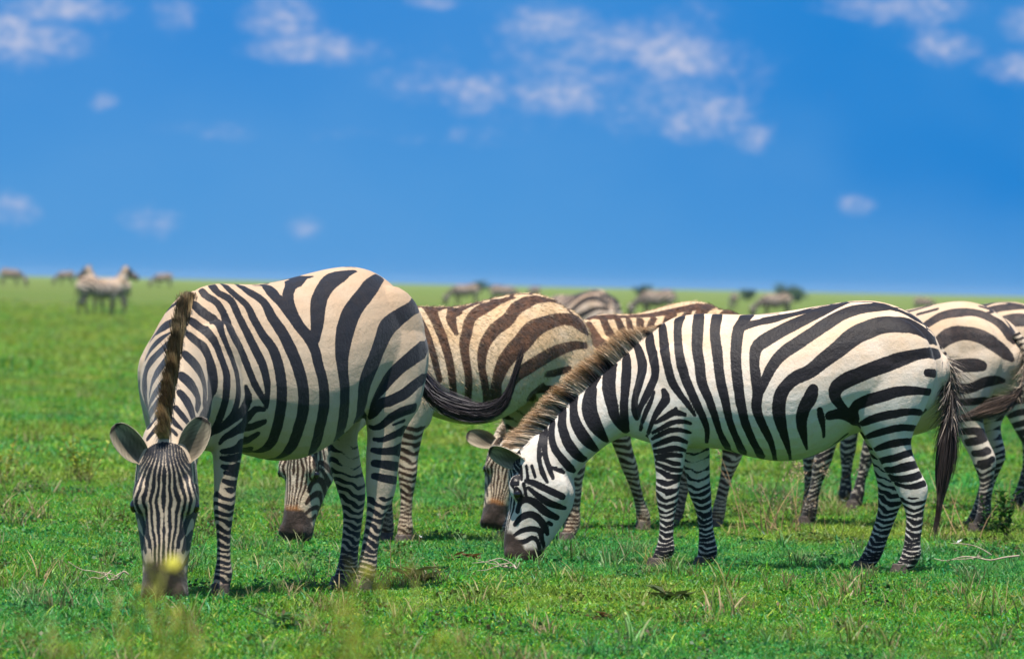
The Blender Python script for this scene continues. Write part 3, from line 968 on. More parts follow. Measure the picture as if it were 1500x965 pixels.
# ------------------------------------------------------------------ coat markings, plus one painted groin shadow: centre lines on the skin (x y z half_width, mm)
MARKS = {}
MARKS['right_T'] = decode('''
119 42 1211 5 145 31 1209 4 171 22 1207 4 197 16 1206 4 223 12 1204 4 249 13 1202 3
786 27 1049 14 773 64 1030 17 763 85 1009 19 755 100 987 20 748 114 965 22 744 129 942 26 746 140 921 28 752 148 900 28 758 153 878 27 762 155 856 26 768 154 834 25 772 151 812 23 775 147 791 21 775 144 768 20 775 139 746 19 774 133 724 15 770 125 701 6
722 27 1101 13 721 53 1083 21 717 77 1060 21 711 95 1037 21 702 114 1014 22 694 143 993 27 687 166 971 23 682 178 948 20 680 184 925 19 682 186 902 18 689 188 880 18 698 190 858 18 708 190 837 18 718 189 816 17 729 185 795 16 739 179 774 14 750 169 753 14 757 153 730 16 765 131 708 10
666 22 1145 14 660 60 1123 19 655 83 1100 19 651 100 1077 20 647 117 1054 21 642 154 1034 23 635 174 1009 20 630 185 987 19 624 192 964 18 618 197 942 18 612 201 920 18 605 204 898 18 596 205 877 17 584 206 857 16 570 206 838 15 557 208 820 14 542 212 802 13 527 215 784 12 514 217 766 10 500 217 747 8 487 215 728 5
572 15 1188 14 582 38 1176 24 586 65 1154 19 587 85 1132 17 585 102 1109 17 583 116 1087 17 580 133 1065 17 575 160 1043 18 571 175 1021 18 566 184 999 19 561 191 977 20 555 195 955 21 548 198 934 21 541 201 912 20 533 206 891 20 524 211 871 20 514 216 851 19 504 221 831 19 494 224 811 19 484 226 791 18 474 227 771 18 464 226 751 17 454 223 731 16 445 218 710 15 437 209 690 13 431 198 668 11 430 179 646 9 433 155 623 8 437 118 600 6
494 9 1200 22 491 60 1178 24 491 85 1155 25 491 104 1132 25 490 121 1110 25 490 136 1087 25 490 149 1064 24 488 162 1042 23 484 174 1019 23 479 185 997 23 473 195 975 23 469 204 953 23 466 212 930 23 463 218 908 22 458 225 885 22 450 230 864 21 440 235 844 20 430 239 823 19 420 241 803 18 412 241 782 18 404 240 760 17 396 237 739 16 389 232 717 15 383 223 696 15 377 212 674 13 371 198 652 14 362 180 631 15 353 158 611 18 344 127 590 19 338 73 569 13
406 24 1199 22 406 70 1177 24 408 96 1155 22 409 117 1132 22 408 135 1110 21 404 151 1088 22 399 167 1065 22 394 180 1043 23 390 192 1021 23 387 204 999 22 383 214 977 22 380 223 954 21 376 231 932 21 372 238 910 21 367 244 888 21 362 249 866 21 356 253 844 21 350 256 823 20 344 256 801 19 339 256 779 18 334 254 757 17 329 250 735 17 324 244 713 16 318 237 692 16 310 226 671 16 302 215 650 16 293 199 629 17 285 180 608 17 277 154 587 19 270 115 565 21 266 35 544 10
266 42 1195 32 277 85 1175 27 288 109 1156 27 296 130 1135 26 300 149 1113 25 301 166 1091 25 302 181 1069 25 302 195 1046 24 302 207 1024 24 301 219 1001 23 299 229 979 23 297 238 956 23 293 246 934 23 290 253 912 23 286 259 889 23 283 264 867 23 279 267 845 22 276 269 823 22 272 270 800 22 267 269 778 21 262 268 756 20 257 264 734 20 252 258 712 19 245 252 691 19 238 242 670 18 229 230 649 18 220 217 628 18 211 199 608 18 201 178 587 18 191 151 568 19 184 110 547 21 184 -4 526 6
294 124 1141 28 273 119 1149 26 252 115 1155 25 231 111 1161 24 209 108 1167 23 187 106 1172 23 165 106 1176 24 143 104 1181 25 121 100 1187 25 100 94 1194 24 79 90 1200 23 57 88 1206 21 35 87 1210 19 13 86 1215 18 -9 84 1220 16 -31 81 1226 15 -53 76 1231 14 -74 70 1238 13 -95 60 1245 13 -116 54 1251 13 -136 36 1258 6
179 92 1182 19 157 90 1187 21 135 88 1191 22 113 86 1196 23 91 84 1201 21 69 82 1206 18 48 79 1211 15 26 75 1217 13 5 68 1224 12 -16 59 1231 11 -37 45 1238 10 -58 41 1243 5 -79 29 1249 5 -101 17 1254 5 -122 10 1259 6 -143 -34 1260 6 -165 -36 1263 6 -189 5 1271 6 -209 -38 1269 7 -232 -39 1272 6 -254 -41 1273 6 -276 -41 1274 6 -298 -42 1274 7 -320 -43 1273 6 -342 -43 1271 5 -364 -44 1266 4 -386 -46 1261 3 -407 -47 1255 3 -428 -48 1248 3 -454 8 1246 3 -475 10 1237 3 -495 9 1227 3 -514 12 1215 3 -533 13 1203 3 -551 12 1189 3 -568 7 1175 3 -580 40 1154 3 -599 6 1142 3 -612 9 1124 3 -620 39 1102 3
-225 29 1273 5 -205 53 1266 8 -183 54 1262 21 -163 70 1254 25 -142 82 1246 28 -121 93 1238 31 -101 103 1229 34 -81 112 1220 37 -60 121 1210 38 -40 130 1201 38 -20 138 1191 38 0 145 1181 39 20 152 1171 39 40 159 1161 40 59 165 1150 39 79 171 1139 38 99 177 1128 37 118 182 1117 38 137 188 1105 38 156 193 1093 38 174 198 1080 37 192 204 1067 34 205 212 1049 29 211 223 1027 25 212 234 1004 23 212 244 982 21 210 253 959 21 206 261 937 22 202 268 915 23 198 274 893 23 194 279 870 23 191 281 848 23 191 283 825 23 194 283 803 22 196 281 780 22 193 278 758 21 186 275 736 20 177 270 716 19 168 264 695 18 158 256 675 18 148 245 655 17 139 233 634 16 130 216 613 14 124 195 592 12 119 166 569 10 117 126 546 8 118 34 522 10
-578 -6 1165 3 -561 31 1176 5 -543 37 1189 15 -524 44 1201 19 -505 45 1213 23 -484 55 1221 13 -464 56 1231 14 -443 60 1238 15 -421 65 1244 16 -399 70 1248 17 -378 67 1256 36 -356 80 1254 37 -334 92 1252 37 -312 101 1249 37 -290 108 1246 37 -268 115 1242 38 -247 122 1236 38 -226 131 1230 38 -205 140 1222 37 -185 149 1212 36 -166 158 1201 36 -148 168 1189 36 -130 177 1176 36 -111 186 1164 36 -93 194 1152 35 -76 202 1138 34 -58 209 1125 33 -40 216 1112 33 -22 222 1100 33 -4 228 1087 33 14 233 1074 33 32 237 1061 33 50 241 1048 32 68 245 1035 30 85 249 1021 29 100 255 1005 27 113 260 987 26 125 264 968 25 136 270 949 24 145 274 928 22 154 277 908 21 163 280 888 21 171 282 867 19 179 283 846 16 187 283 825 13
-619 57 1093 16 -605 63 1110 31 -583 84 1121 44 -564 98 1133 53 -550 114 1146 58 -534 124 1160 60 -516 135 1172 63 -494 148 1182 62 -470 163 1184 60 -446 172 1183 56 -422 178 1182 54 -399 181 1179 52 -376 185 1173 50 -355 188 1165 48 -335 192 1156 46 -315 200 1147 45 -295 208 1138 46 -275 216 1129 46 -256 224 1118 45 -238 231 1105 44 -221 239 1091 42 -205 246 1076 41 -189 253 1061 40 -172 258 1046 39 -155 263 1032 37 -137 267 1018 36 -120 272 1004 35 -103 276 990 34 -87 280 975 33 -70 283 961 32 -52 286 947 31 -33 288 936 30 -13 289 927 30 8 290 918 29 26 291 906 29 43 292 891 28 58 294 874 27 71 294 857 28 81 294 837 29 87 294 815 29 89 292 793 29 90 289 770 29 89 285 748 29 86 280 726 27 81 272 704 25 76 263 682 22 70 251 661 19 64 236 639 17 58 219 618 14 53 196 596 11 48 169 574 8 45 130 551 5 46 60 527 4
-68 292 863 22 -62 292 841 28 -54 291 820 30 -42 289 800 30 -31 287 780 28 -23 283 759 27 -18 277 737 26 -15 268 714 24 -16 258 691 22 -20 244 669 19 -24 228 647 15 -28 206 624 11 -32 181 602 7 -36 144 579 3
-100 272 768 11 -104 260 742 14 -109 247 717 13 -114 228 691 9 -116 206 665 6 -116 179 639 4
-147 246 742 22 -171 239 747 25 -194 229 750 26 -217 214 744 25 -237 195 733 23 -255 177 718 22 -269 160 698 22
-636 73 1039 21 -613 119 1040 30 -595 168 1042 23 -573 188 1040 23 -551 201 1035 23 -530 210 1030 24 -508 218 1023 27 -487 224 1016 30 -466 229 1009 32 -445 231 1001 33 -424 235 993 33 -404 241 985 34 -383 246 977 34 -362 251 969 33 -341 255 961 33 -320 258 952 33 -300 262 943 33 -279 264 934 33 -259 267 925 34 -238 270 916 34 -218 273 905 34 -199 275 893 33 -182 277 879 32 -170 277 860 29 -168 274 838 25 -175 267 817 22 -188 256 799 19 -203 244 782 17 -220 229 768 14 -237 213 754 11 -254 198 740 9 -272 192 726 7
-592 199 950 16 -623 168 947 18
-603 176 860 15 -581 203 863 15 -559 218 865 16 -536 230 866 18 -514 236 866 19 -491 242 864 21 -469 246 861 22 -446 248 856 23 -424 249 849 24 -402 249 842 25 -380 247 835 25 -358 243 828 25 -336 240 822 25 -314 236 814 25 -293 232 805 25 -272 229 794 24 -256 223 778 21 -260 208 755 14 -272 198 735 8
-571 63 762 22 -554 196 766 13 -532 213 767 14 -510 224 766 15 -488 231 764 16 -466 235 760 17 -444 237 755 18 -421 237 751 18 -399 236 746 18 -377 233 740 18 -355 227 733 17 -333 220 725 17 -312 208 715 15 -291 190 704 10
-541 150 691 11 -522 190 692 14 -499 207 693 14 -476 216 692 15 -453 220 689 15 -430 220 683 15 -406 218 676 15 -383 212 669 14 -360 203 661 14 -337 189 653 12 -313 158 643 8
-521 151 629 13 -500 184 627 15 -476 196 624 16 -452 201 619 17 -428 201 614 16 -404 195 606 14 -380 184 597 12 -356 163 587 8
-526 151 576 13 -510 173 571 14 -488 183 565 14 -467 186 557 15 -445 184 549 15 -423 178 543 15 -399 167 539 13 -362 -101 530 19
-547 142 521 16 -527 167 516 17 -505 174 511 18 -483 176 505 18 -461 173 498 16 -438 166 493 15 -415 153 493 14 -379 -99 489 8
-566 145 476 14 -564 150 473 15 -544 164 464 16 -522 169 458 16 -499 169 454 15 -476 165 452 14 -453 158 453 12 -430 144 456 17 -396 -95 457 5
-588 144 434 13 -578 154 430 13 -554 163 422 13 -529 165 416 10 -504 162 416 8 -479 157 422 6 -454 147 429 6
829 35 1001 13 831 50 985 23 826 71 962 24 824 84 939 25 823 93 917 26 824 101 894 25 824 107 871 24 825 113 848 22 826 117 826 20 827 120 803 19 829 121 780 19 829 121 757 19 828 119 735 18 825 114 712 17 821 106 690 15 817 93 667 11 812 71 645 6
886 34 947 16 904 27 937 21 907 43 917 36 907 59 893 35 907 70 869 34 906 80 846 33 902 89 824 31 897 97 801 29 890 103 779 28 884 107 757 26 879 108 734 24 872 107 713 22 862 103 692 19 851 96 672 15 838 82 654 12 822 61 638 8
963 22 888 16 977 29 869 18 987 38 848 21 994 48 826 31 997 57 803 33 999 66 779 35 998 73 755 36 993 80 732 36 986 86 709 35 976 90 687 34 964 92 667 31 951 90 647 27 937 84 628 21 924 70 609 15 910 39 591 5
1067 -24 791 14 1075 26 781 23 1075 42 757 18 1073 53 734 18 1070 62 712 20 1064 70 690 23 1055 76 668 24 1043 80 649 25 1031 83 629 26 1018 83 611 26 1003 80 593 24 988 73 577 21 972 57 561 15 957 18 547 7
1122 23 737 14 1126 36 715 21 1127 46 692 20 1127 55 670 20 1122 63 647 20 1114 70 626 21 1105 75 604 21 1095 78 584 22 1083 79 565 23 1069 78 547 22 1054 73 530 21 1037 62 515 18 1018 43 506 14 1009 -33 506 5
1172 21 684 11 1174 36 662 15 1175 46 639 14 1174 55 616 14 1171 63 594 14 1164 69 571 14 1155 74 551 15 1141 77 532 15 1126 78 515 16 1112 76 497 17 1097 71 480 18 1082 61 464 17 1065 42 449 8
1204 19 651 8 1205 37 627 11 1205 52 603 9 1204 67 579 10 1203 76 555 10 1201 83 531 10 1195 87 507 10 1187 90 484 10 1178 92 461 10 1169 93 438 8 1159 97 416 6
1223 27 625 10 1224 52 602 7 1227 69 579 8 1229 78 555 8 1229 84 531 8 1228 90 507 8 1223 94 484 8 1216 98 461 9 1208 99 438 10 1197 101 416 8 1184 102 396 5
683 198 832 5 689 199 809 7 697 198 787 9 707 194 765 10 717 188 743 11 726 180 720 10 735 167 697 10 743 133 675 11 752 100 650 5
637 204 840 10 627 207 818 16 626 209 795 19 640 209 775 18 654 207 755 15 668 204 734 13 679 199 713 11 689 192 690 9 698 182 667 8 707 164 643 8 719 89 619 9
578 207 758 6 581 207 740 14 559 203 735 11 536 204 730 8
584 207 742 14 606 209 729 13 628 208 715 11 651 204 702 9 673 197 689 6
510 194 689 6 533 194 696 8 556 198 698 9 579 204 695 9 602 206 688 10 623 205 677 9 644 200 665 8 666 191 653 7 687 178 640 5
512 166 644 6 533 179 652 7 556 192 657 8 579 199 658 9 602 201 655 10 625 198 646 10 647 192 635 10 669 181 623 8 691 161 611 5
525 148 598 6 545 175 608 9 567 187 616 11 591 192 616 12 614 190 608 12 637 184 599 11 661 173 589 9 685 152 579 6
532 130 559 6 554 169 567 9 578 180 572 11 603 182 569 12 628 177 561 12 654 167 556 10 681 145 553 7
552 -91 529 9 556 162 537 9 578 173 540 10 602 176 539 10 625 173 536 9 649 164 532 8 674 145 528 6
559 -108 496 13 564 159 498 8 589 168 501 8 614 170 510 7 640 165 516 6 667 150 518 5
547 124 470 6 564 152 468 9 585 161 469 10 607 164 474 9 628 162 482 8 649 156 490 6 671 141 499 7
554 125 441 8 571 150 436 10 597 160 436 11 621 160 446 11 645 154 460 9 671 133 470 5
334 77 569 10 315 58 559 5 298 3 549 5 276 2 544 5 254 0 539 5 231 -1 535 5 209 -3 530 5 187 -4 527 5 164 -5 523 5 142 -6 521 5 119 -8 520 5 97 -10 519 5 74 -11 520 5 52 -13 522 5 29 -15 525 5 5 13 529 5 -17 13 535 5 -39 18 542 5 -61 18 550 5 -82 22 560 5 -103 29 570 5 -123 39 582 5 -143 50 595 5 -161 60 609 10 -180 62 622 10 -198 75 637 10 -216 86 652 10
''')  # the short wide stroke at the groin paints a blue-black shadow, not a stripe
MARKS['right_H'] = decode('''
-9 -51 71 6 8 -51 76 6 25 -51 82 6 42 -50 86 6
40 -111 84 5 55 -118 85 9 69 -125 86 12 82 -136 86 13 91 -148 83 13 99 -162 79 12 107 -176 75 10 116 -189 69 6
87 -39 95 5 104 -45 97 5 121 -51 99 5 137 -57 101 5
158 -12 93 7 161 -29 97 10 165 -46 101 12 171 -62 103 13 178 -78 104 14 186 -94 105 14 193 -109 105 14 200 -125 105 14 207 -141 104 15 214 -156 101 14 221 -172 98 14 228 -187 91 14
190 -25 96 6 200 -39 99 8 211 -52 102 9 221 -66 103 11 231 -79 103 13 240 -93 102 14 249 -107 100 15 257 -121 98 15 264 -137 95 15 269 -152 90 14 274 -168 82 13 279 -182 70 10 283 -197 54 7
301 27 66 11 285 24 68 11 269 18 73 11 256 8 80 11 247 -7 86 12 245 -23 91 13 250 -39 95 15 258 -54 96 16 267 -67 96 17 277 -80 94 17 288 -92 91 17 299 -104 88 17 308 -118 84 16 315 -132 78 15 322 -146 70 13 329 -160 60 11
366 39 61 8 352 29 65 10 339 17 70 12 328 3 75 13 320 -12 80 14 315 -29 84 14 316 -47 86 15 323 -62 85 15 334 -76 83 15 346 -87 79 15 361 -96 74 15 376 -104 68 14 391 -111 61 12 407 -116 52 7
417 41 60 6 407 27 65 7 397 12 69 9 390 -4 73 9 386 -21 75 10 383 -38 76 11 383 -56 76 11 388 -72 73 11 399 -84 68 11 416 -88 63 10 433 -91 57 9 449 -95 48 8 466 -99 35 7
446 31 66 7 446 14 70 8 446 -2 72 9 441 -18 72 9 432 -31 72 9 425 -45 71 9 429 -60 68 8 442 -70 63 7 457 -75 58 7 473 -79 52 8
352 -123 69 7 362 -135 60 7
171 -2 93 7 188 -6 93 6 205 -10 92 5 221 -13 92 6 238 -16 90 6
89 38 67 6 105 42 67 7 121 46 67 8 137 50 72 11
88 14 80 5 104 12 83 6 120 11 85 6 136 10 88 5 152 8 91 5
87 -13 91 5 104 -16 92 5 121 -18 94 5 138 -21 95 6
''')
MARKS['right_K'] = decode('''
-233 -233 24 14 -228 -227 24 15 -212 -225 35 20 -195 -225 44 18 -179 -226 52 18 -162 -228 59 19 -146 -231 64 21 -130 -236 70 23 -115 -243 75 24 -100 -251 78 25 -86 -259 81 26 -72 -268 83 26 -59 -278 83 26 -46 -288 82 25 -33 -299 79 24 -21 -310 74 21 -10 -321 65 18 1 -333 50 12 11 -343 18 7
-179 -178 23 14 -164 -175 32 22 -147 -174 41 20 -131 -172 48 20 -114 -173 54 20 -98 -176 60 20 -82 -180 66 20 -66 -186 70 21 -51 -193 74 21 -36 -200 77 22 -22 -208 79 22 -8 -217 79 23 6 -226 79 23 18 -237 76 22 30 -248 72 21 41 -260 64 19 49 -273 53 16 54 -288 34 14 52 -291 33 5
-126 -128 21 11 -111 -126 32 16 -94 -126 41 15 -78 -125 48 14 -62 -125 53 14 -46 -127 59 14 -30 -131 64 14 -15 -135 69 14 0 -141 72 15 14 -150 75 15 27 -160 77 15 39 -170 78 16 52 -181 77 16 64 -191 75 17 76 -202 72 18 88 -212 66 18 99 -223 57 15 109 -235 42 8
-93 -96 19 8 -77 -95 32 11 -61 -95 42 10 -45 -95 52 9 -29 -95 62 9 -13 -96 70 10 3 -97 76 10 19 -98 80 10 35 -101 84 10 51 -105 87 10 67 -110 89 10 82 -116 91 10 97 -122 92 10 112 -128 93 9 127 -134 94 8 142 -141 97 6
-67 -77 27 10 -51 -76 45 8 -34 -74 60 8 -18 -73 71 8 0 -71 77 8 17 -71 81 8 34 -71 86 8 51 -72 90 8 68 -75 93 8 84 -79 96 9 101 -85 98 9 117 -91 99 10 132 -98 100 9 147 -106 101 7 162 -116 102 5
''')
MARKS['left_T'] = decode('''
231 -3 1302 4 217 9 1302 5 129 -37 1309 5 115 -23 1313 5 101 -9 1317 6 13 -53 1325 6 -1 -43 1330 6 -14 -29 1335 6 -28 -15 1340 6 -116 -60 1346 6 -130 -48 1353 6 -142 -35 1358 6 -156 -20 1362 6 -169 -6 1366 6 -257 -53 1370 6 -270 -39 1374 6 -284 -24 1378 6 -285 3 1380 5 -301 17 1380 4 -324 25 1379 3
622 7 1274 10 629 22 1266 14 634 43 1250 17 625 59 1239 18 613 72 1230 18 603 84 1217 17 598 96 1201 17 595 107 1184 17 592 117 1166 17 594 130 1146 21 603 150 1129 26 606 165 1111 26 603 174 1092 24 594 179 1074 24 582 182 1057 24 570 184 1039 23 562 187 1020 20 554 190 1002 18 547 195 983 16 541 200 964 16 534 205 945 15 527 209 926 15 520 213 908 15 511 216 889 15 499 219 871 14 486 221 854 14 472 223 836 12 458 224 818 9 442 223 800 6
525 -26 1291 9 570 27 1284 19 575 49 1268 19 566 63 1257 19 550 74 1248 20 535 85 1239 20 527 97 1224 19 526 109 1206 18 526 120 1188 18 525 131 1169 17 522 141 1152 18 518 150 1134 18 514 159 1116 18 509 168 1098 19 504 176 1080 19 499 183 1062 19 493 191 1044 20 487 198 1026 20 479 205 1008 20 472 210 990 20 465 216 972 20 460 221 953 19 455 224 933 18 452 227 913 17 448 230 893 16 445 230 873 14 443 230 853 12 442 229 832 10 439 226 812 9 437 222 792 7
495 5 1298 7 498 28 1292 16 502 52 1278 18 496 68 1264 18 488 82 1251 18 478 94 1239 18 467 105 1226 18 458 117 1212 18 454 128 1195 18 453 139 1177 19 453 150 1159 20 449 160 1141 20 443 169 1124 20 438 178 1106 21 431 187 1089 21 422 195 1073 22 411 203 1057 23 402 210 1041 24 395 217 1023 25 390 223 1004 25 386 228 985 25 383 233 966 26 380 237 946 25 377 240 926 25 375 242 906 26 373 244 886 25 370 244 866 25 369 243 846 25 368 242 825 25 366 238 805 25 364 234 785 26 362 228 765 25 358 221 745 25 354 211 725 25 349 201 705 25 342 187 685 24 334 172 665 23 325 153 646 24 317 131 629 24 314 107 615 24 314 82 605 20 322 63 601 15 336 48 601 9
387 -22 1295 9 412 22 1295 10 408 43 1287 23 403 62 1276 25 394 77 1265 27 381 89 1255 26 368 101 1245 26 358 114 1232 24 352 127 1217 24 352 140 1199 25 353 152 1181 26 351 163 1163 28 345 174 1147 29 338 184 1130 29 331 193 1114 30 324 202 1097 30 318 210 1079 30 313 218 1061 30 307 225 1043 31 302 232 1025 31 296 238 1006 30 290 244 988 30 284 248 969 30 279 253 950 30 274 257 930 29 268 259 911 29 263 261 891 28 259 262 871 28 255 262 851 28 251 260 830 28 249 258 810 28 246 255 790 29 243 249 769 29 242 243 749 29 241 235 729 29 238 225 710 29 234 215 690 28 228 201 670 28 220 185 650 27 212 167 631 27 202 144 613 27 194 120 597 23 187 92 584 19 184 64 574 15 187 40 570 12 188 13 567 5 150 -47 567 4 164 -61 571 4 250 -10 578 3
312 23 1295 6 286 26 1295 7 264 34 1294 17 252 49 1290 21 259 76 1276 25 266 97 1259 27 265 114 1244 30 261 129 1229 29 257 143 1214 30 252 156 1198 30 247 168 1182 29 241 179 1166 29 235 190 1150 29 227 200 1135 29 217 209 1119 29 207 217 1104 29 197 226 1089 30 189 234 1072 29 182 241 1055 28 177 248 1036 27 174 254 1017 26 172 259 998 26 170 263 978 25 166 267 959 25 161 271 940 25 154 273 920 25 149 275 901 25 145 276 881 26 142 276 861 27 138 274 840 27 134 272 820 28 132 269 800 29 129 264 780 30 126 257 760 30 124 251 740 29 121 242 720 29 115 231 700 28 108 220 680 27 97 204 659 27 82 185 639 27 65 161 619 24 39 127 599 18 22 95 587 6
251 29 1297 17 274 68 1279 22 280 92 1262 25 277 110 1246 26 270 125 1232 24
-32 37 1337 9 -9 31 1334 18 9 19 1332 27 54 35 1322 32 99 53 1309 36 145 77 1290 21 181 100 1270 21 205 119 1249 24 217 136 1229 25 223 152 1210 24 225 165 1191 22 223 177 1173 20 219 189 1156 19 214 200 1139 17 207 209 1122 16
-274 69 1364 9 -238 74 1360 16 -205 77 1354 23 -172 80 1347 32 -138 87 1339 37 -102 96 1327 37 -66 108 1313 35 -31 121 1296 32 1 135 1279 31 29 148 1260 31 54 161 1240 33 74 174 1220 34 90 185 1199 34 104 196 1179 33 116 206 1159 32 127 215 1138 30 138 223 1118 27 149 230 1098 24 159 237 1078 21
-417 84 1341 21 -353 121 1327 26 -308 142 1311 32 -270 158 1295 35 -237 172 1278 35 -206 183 1261 35 -176 191 1245 35 -148 199 1228 36 -121 207 1211 37 -97 216 1194 39 -75 223 1175 41 -55 231 1156 42 -37 238 1136 43 -22 245 1117 44 -8 251 1097 44 3 256 1077 43 13 262 1056 41 21 267 1036 39 27 271 1016 38 30 274 995 36 31 277 975 33 31 280 954 31 29 281 934 30 24 281 914 29 20 281 893 29 16 280 873 29 12 277 852 29 8 274 832 29 3 270 811 30 -3 264 790 31 -10 256 770 31 -17 247 749 33 -28 234 728 33 -40 219 707 32 -58 197 686 30 -72 174 668 28 -374 -102 639 25 -371 -114 621 10 -369 -130 605 9 -406 -173 589 4
-572 155 1232 19 -573 156 1230 20 -538 183 1223 33 -492 202 1209 27 -458 210 1197 29 -428 214 1186 32 -401 215 1174 33 -372 219 1161 36 -338 228 1149 37 -307 236 1135 40 -282 243 1118 43 -263 248 1100 43 -247 253 1081 42 -232 257 1062 41 -218 260 1043 40 -206 264 1024 41 -194 266 1005 42 -181 267 986 43 -168 269 967 44 -156 270 949 46 -145 270 930 47 -134 270 911 47 -127 268 892 47 -126 265 872 46 -129 260 852 44 -132 253 832 42 -139 244 811 40 -150 231 790 39 -166 213 769 36 -164 203 752 34 -448 -54 725 31 -443 -57 706 26 -437 -60 686 16 -430 -64 667 8
-608 195 1064 20 -608 196 1058 23 -567 223 1048 24 -526 238 1035 36 -492 247 1023 34 -460 252 1010 32 -432 254 997 31 -406 255 984 29 -382 254 971 28 -361 252 957 27 -340 250 942 28 -321 246 927 28 -304 242 912 28 -289 238 896 28 -277 234 878 26 -265 228 861 23 -254 223 844 20 -250 215 826 16 -250 208 806 11 -252 199 785 8 -257 187 765 6 -266 173 744 7
-603 198 935 13 -572 222 920 13 -515 249 909 23 -478 258 897 21 -449 262 883 22 -424 264 869 24 -400 264 856 23 -375 261 844 22 -352 257 834 22 -330 251 825 21 -310 244 817 21 -290 234 812 20 -275 223 802 19 -272 215 782 14 -269 203 764 10 -268 187 748 6
-460 258 790 19 -423 262 783 19 -393 261 777 19 -368 256 769 20 -346 250 759 19 -328 241 747 18 -315 231 733 16 -303 220 718 13 -291 207 707 11 -281 188 702 8 -278 164 709 6
-402 252 735 6 -371 248 726 4 -344 240 717 3
-476 210 722 9 -469 200 707 10 -408 239 692 21 -376 240 683 15 -352 235 673 13 -331 228 664 12 -313 218 655 10 -296 205 652 8 -284 187 655 6
-446 190 619 17 -412 221 612 28 -367 228 608 17 -338 223 605 15 -312 216 604 13 -291 204 605 11 -276 188 609 9
-439 185 539 17 -395 217 540 18 -355 220 544 18 -325 216 548 17 -300 207 551 15 -279 194 554 13
-434 183 479 14 -389 214 482 15 -353 217 486 16 -324 213 490 15 -300 206 495 14 -280 195 499 12
699 39 1210 23 693 53 1196 22 684 67 1184 21 675 80 1173 20 664 93 1163 20 651 105 1153 20 651 126 1140 28 664 153 1126 19 667 166 1107 16 667 174 1088 14 663 181 1070 13 657 186 1052 13 650 191 1034 12 642 194 1015 13 635 198 997 14 629 202 979 16 623 206 960 17 618 210 941 17 615 213 922 17 613 216 902 17 612 218 882 17 613 220 863 18 614 222 843 18 618 223 823 17 623 222 804 16 628 220 784 16 635 217 766 16 645 212 749 15 657 205 734 14 669 197 720 13 679 187 707 10 688 174 695 8
758 89 1138 26 740 95 1128 28 728 107 1119 30 731 131 1108 21 727 148 1094 18 721 161 1079 17 714 171 1063 17 709 178 1046 16 704 185 1028 16 701 192 1010 16 698 199 992 16 694 206 973 16 689 211 955 17 686 216 936 18 685 219 917 19 687 222 897 19 689 224 877 19 690 224 857 18 691 222 838 17 692 220 818 16 693 215 799 16 694 208 780 15 694 200 761 15 695 192 742 14 695 183 724 13 697 172 706 12 702 161 690 11 711 152 675 9 720 143 660 7
823 142 1076 29 802 145 1065 30 784 149 1052 27 770 158 1038 22 764 169 1023 19 760 179 1005 17 758 187 986 17 757 194 967 19 758 200 947 22 759 205 927 24 762 208 906 27 768 210 886 32 781 217 865 40 791 227 845 42 801 236 826 44 810 244 807 46 818 251 787 46 866 284 770 44 915 315 753 39 965 344 740 30 1023 374 729 13
923 222 994 35 909 228 980 37 892 232 966 40 877 234 950 40 868 239 933 38 863 245 915 34 861 251 896 29 863 259 877 26 871 270 857 23 885 282 838 19 904 297 819 14 925 312 800 9
1024 294 911 33 1007 301 897 37 989 305 882 38 978 310 864 35 970 315 845 31 970 323 825 25 987 337 804 18 1011 353 784 12
1092 343 845 24 1082 352 829 28 1072 360 813 32 1065 366 794 31 1062 373 775 28 1060 380 755 24 1062 387 735 14
1157 375 791 14 1150 385 776 15 1139 394 761 17 1127 399 745 16 1112 403 730 14
1198 391 747 10 1191 408 725 12 1170 419 708 6
1221 405 708 6 1207 424 687 7
552 206 876 7 545 208 857 12 539 208 837 17 540 206 817 21 552 206 798 28 568 211 780 31 595 217 766 22 617 216 752 19 635 211 739 16 651 205 726 14 666 196 713 12 678 185 701 10 689 172 690 9 701 159 682 8 715 149 669 7 723 138 654 5
448 217 780 7 473 213 784 10 496 207 780 14 509 200 764 17 524 194 749 25 538 196 731 28 558 203 714 29 593 208 702 19 615 206 690 16 634 199 679 14 651 190 670 12 662 180 656 9 665 170 638 4
426 199 729 12 445 191 721 16 464 183 713 19 483 174 706 19 514 173 701 20
426 158 676 15 435 143 665 21 442 126 654 24 444 106 642 26 565 196 632 27 590 197 620 16 613 192 612 13 633 184 609 11 650 172 607 9
373 73 617 14 346 26 601 20 541 180 593 12 583 193 584 15 610 188 578 13 633 178 576 10 649 165 581 6
262 -23 581 9 269 -32 584 10 528 150 557 11 571 187 545 16 601 186 540 12 625 179 541 10 643 167 545 7
535 157 538 9 536 149 520 10 571 183 511 10 607 183 515 8 632 174 519 7
541 153 495 9 543 149 484 10 581 182 474 12 613 180 477 10 635 169 485 7
''')
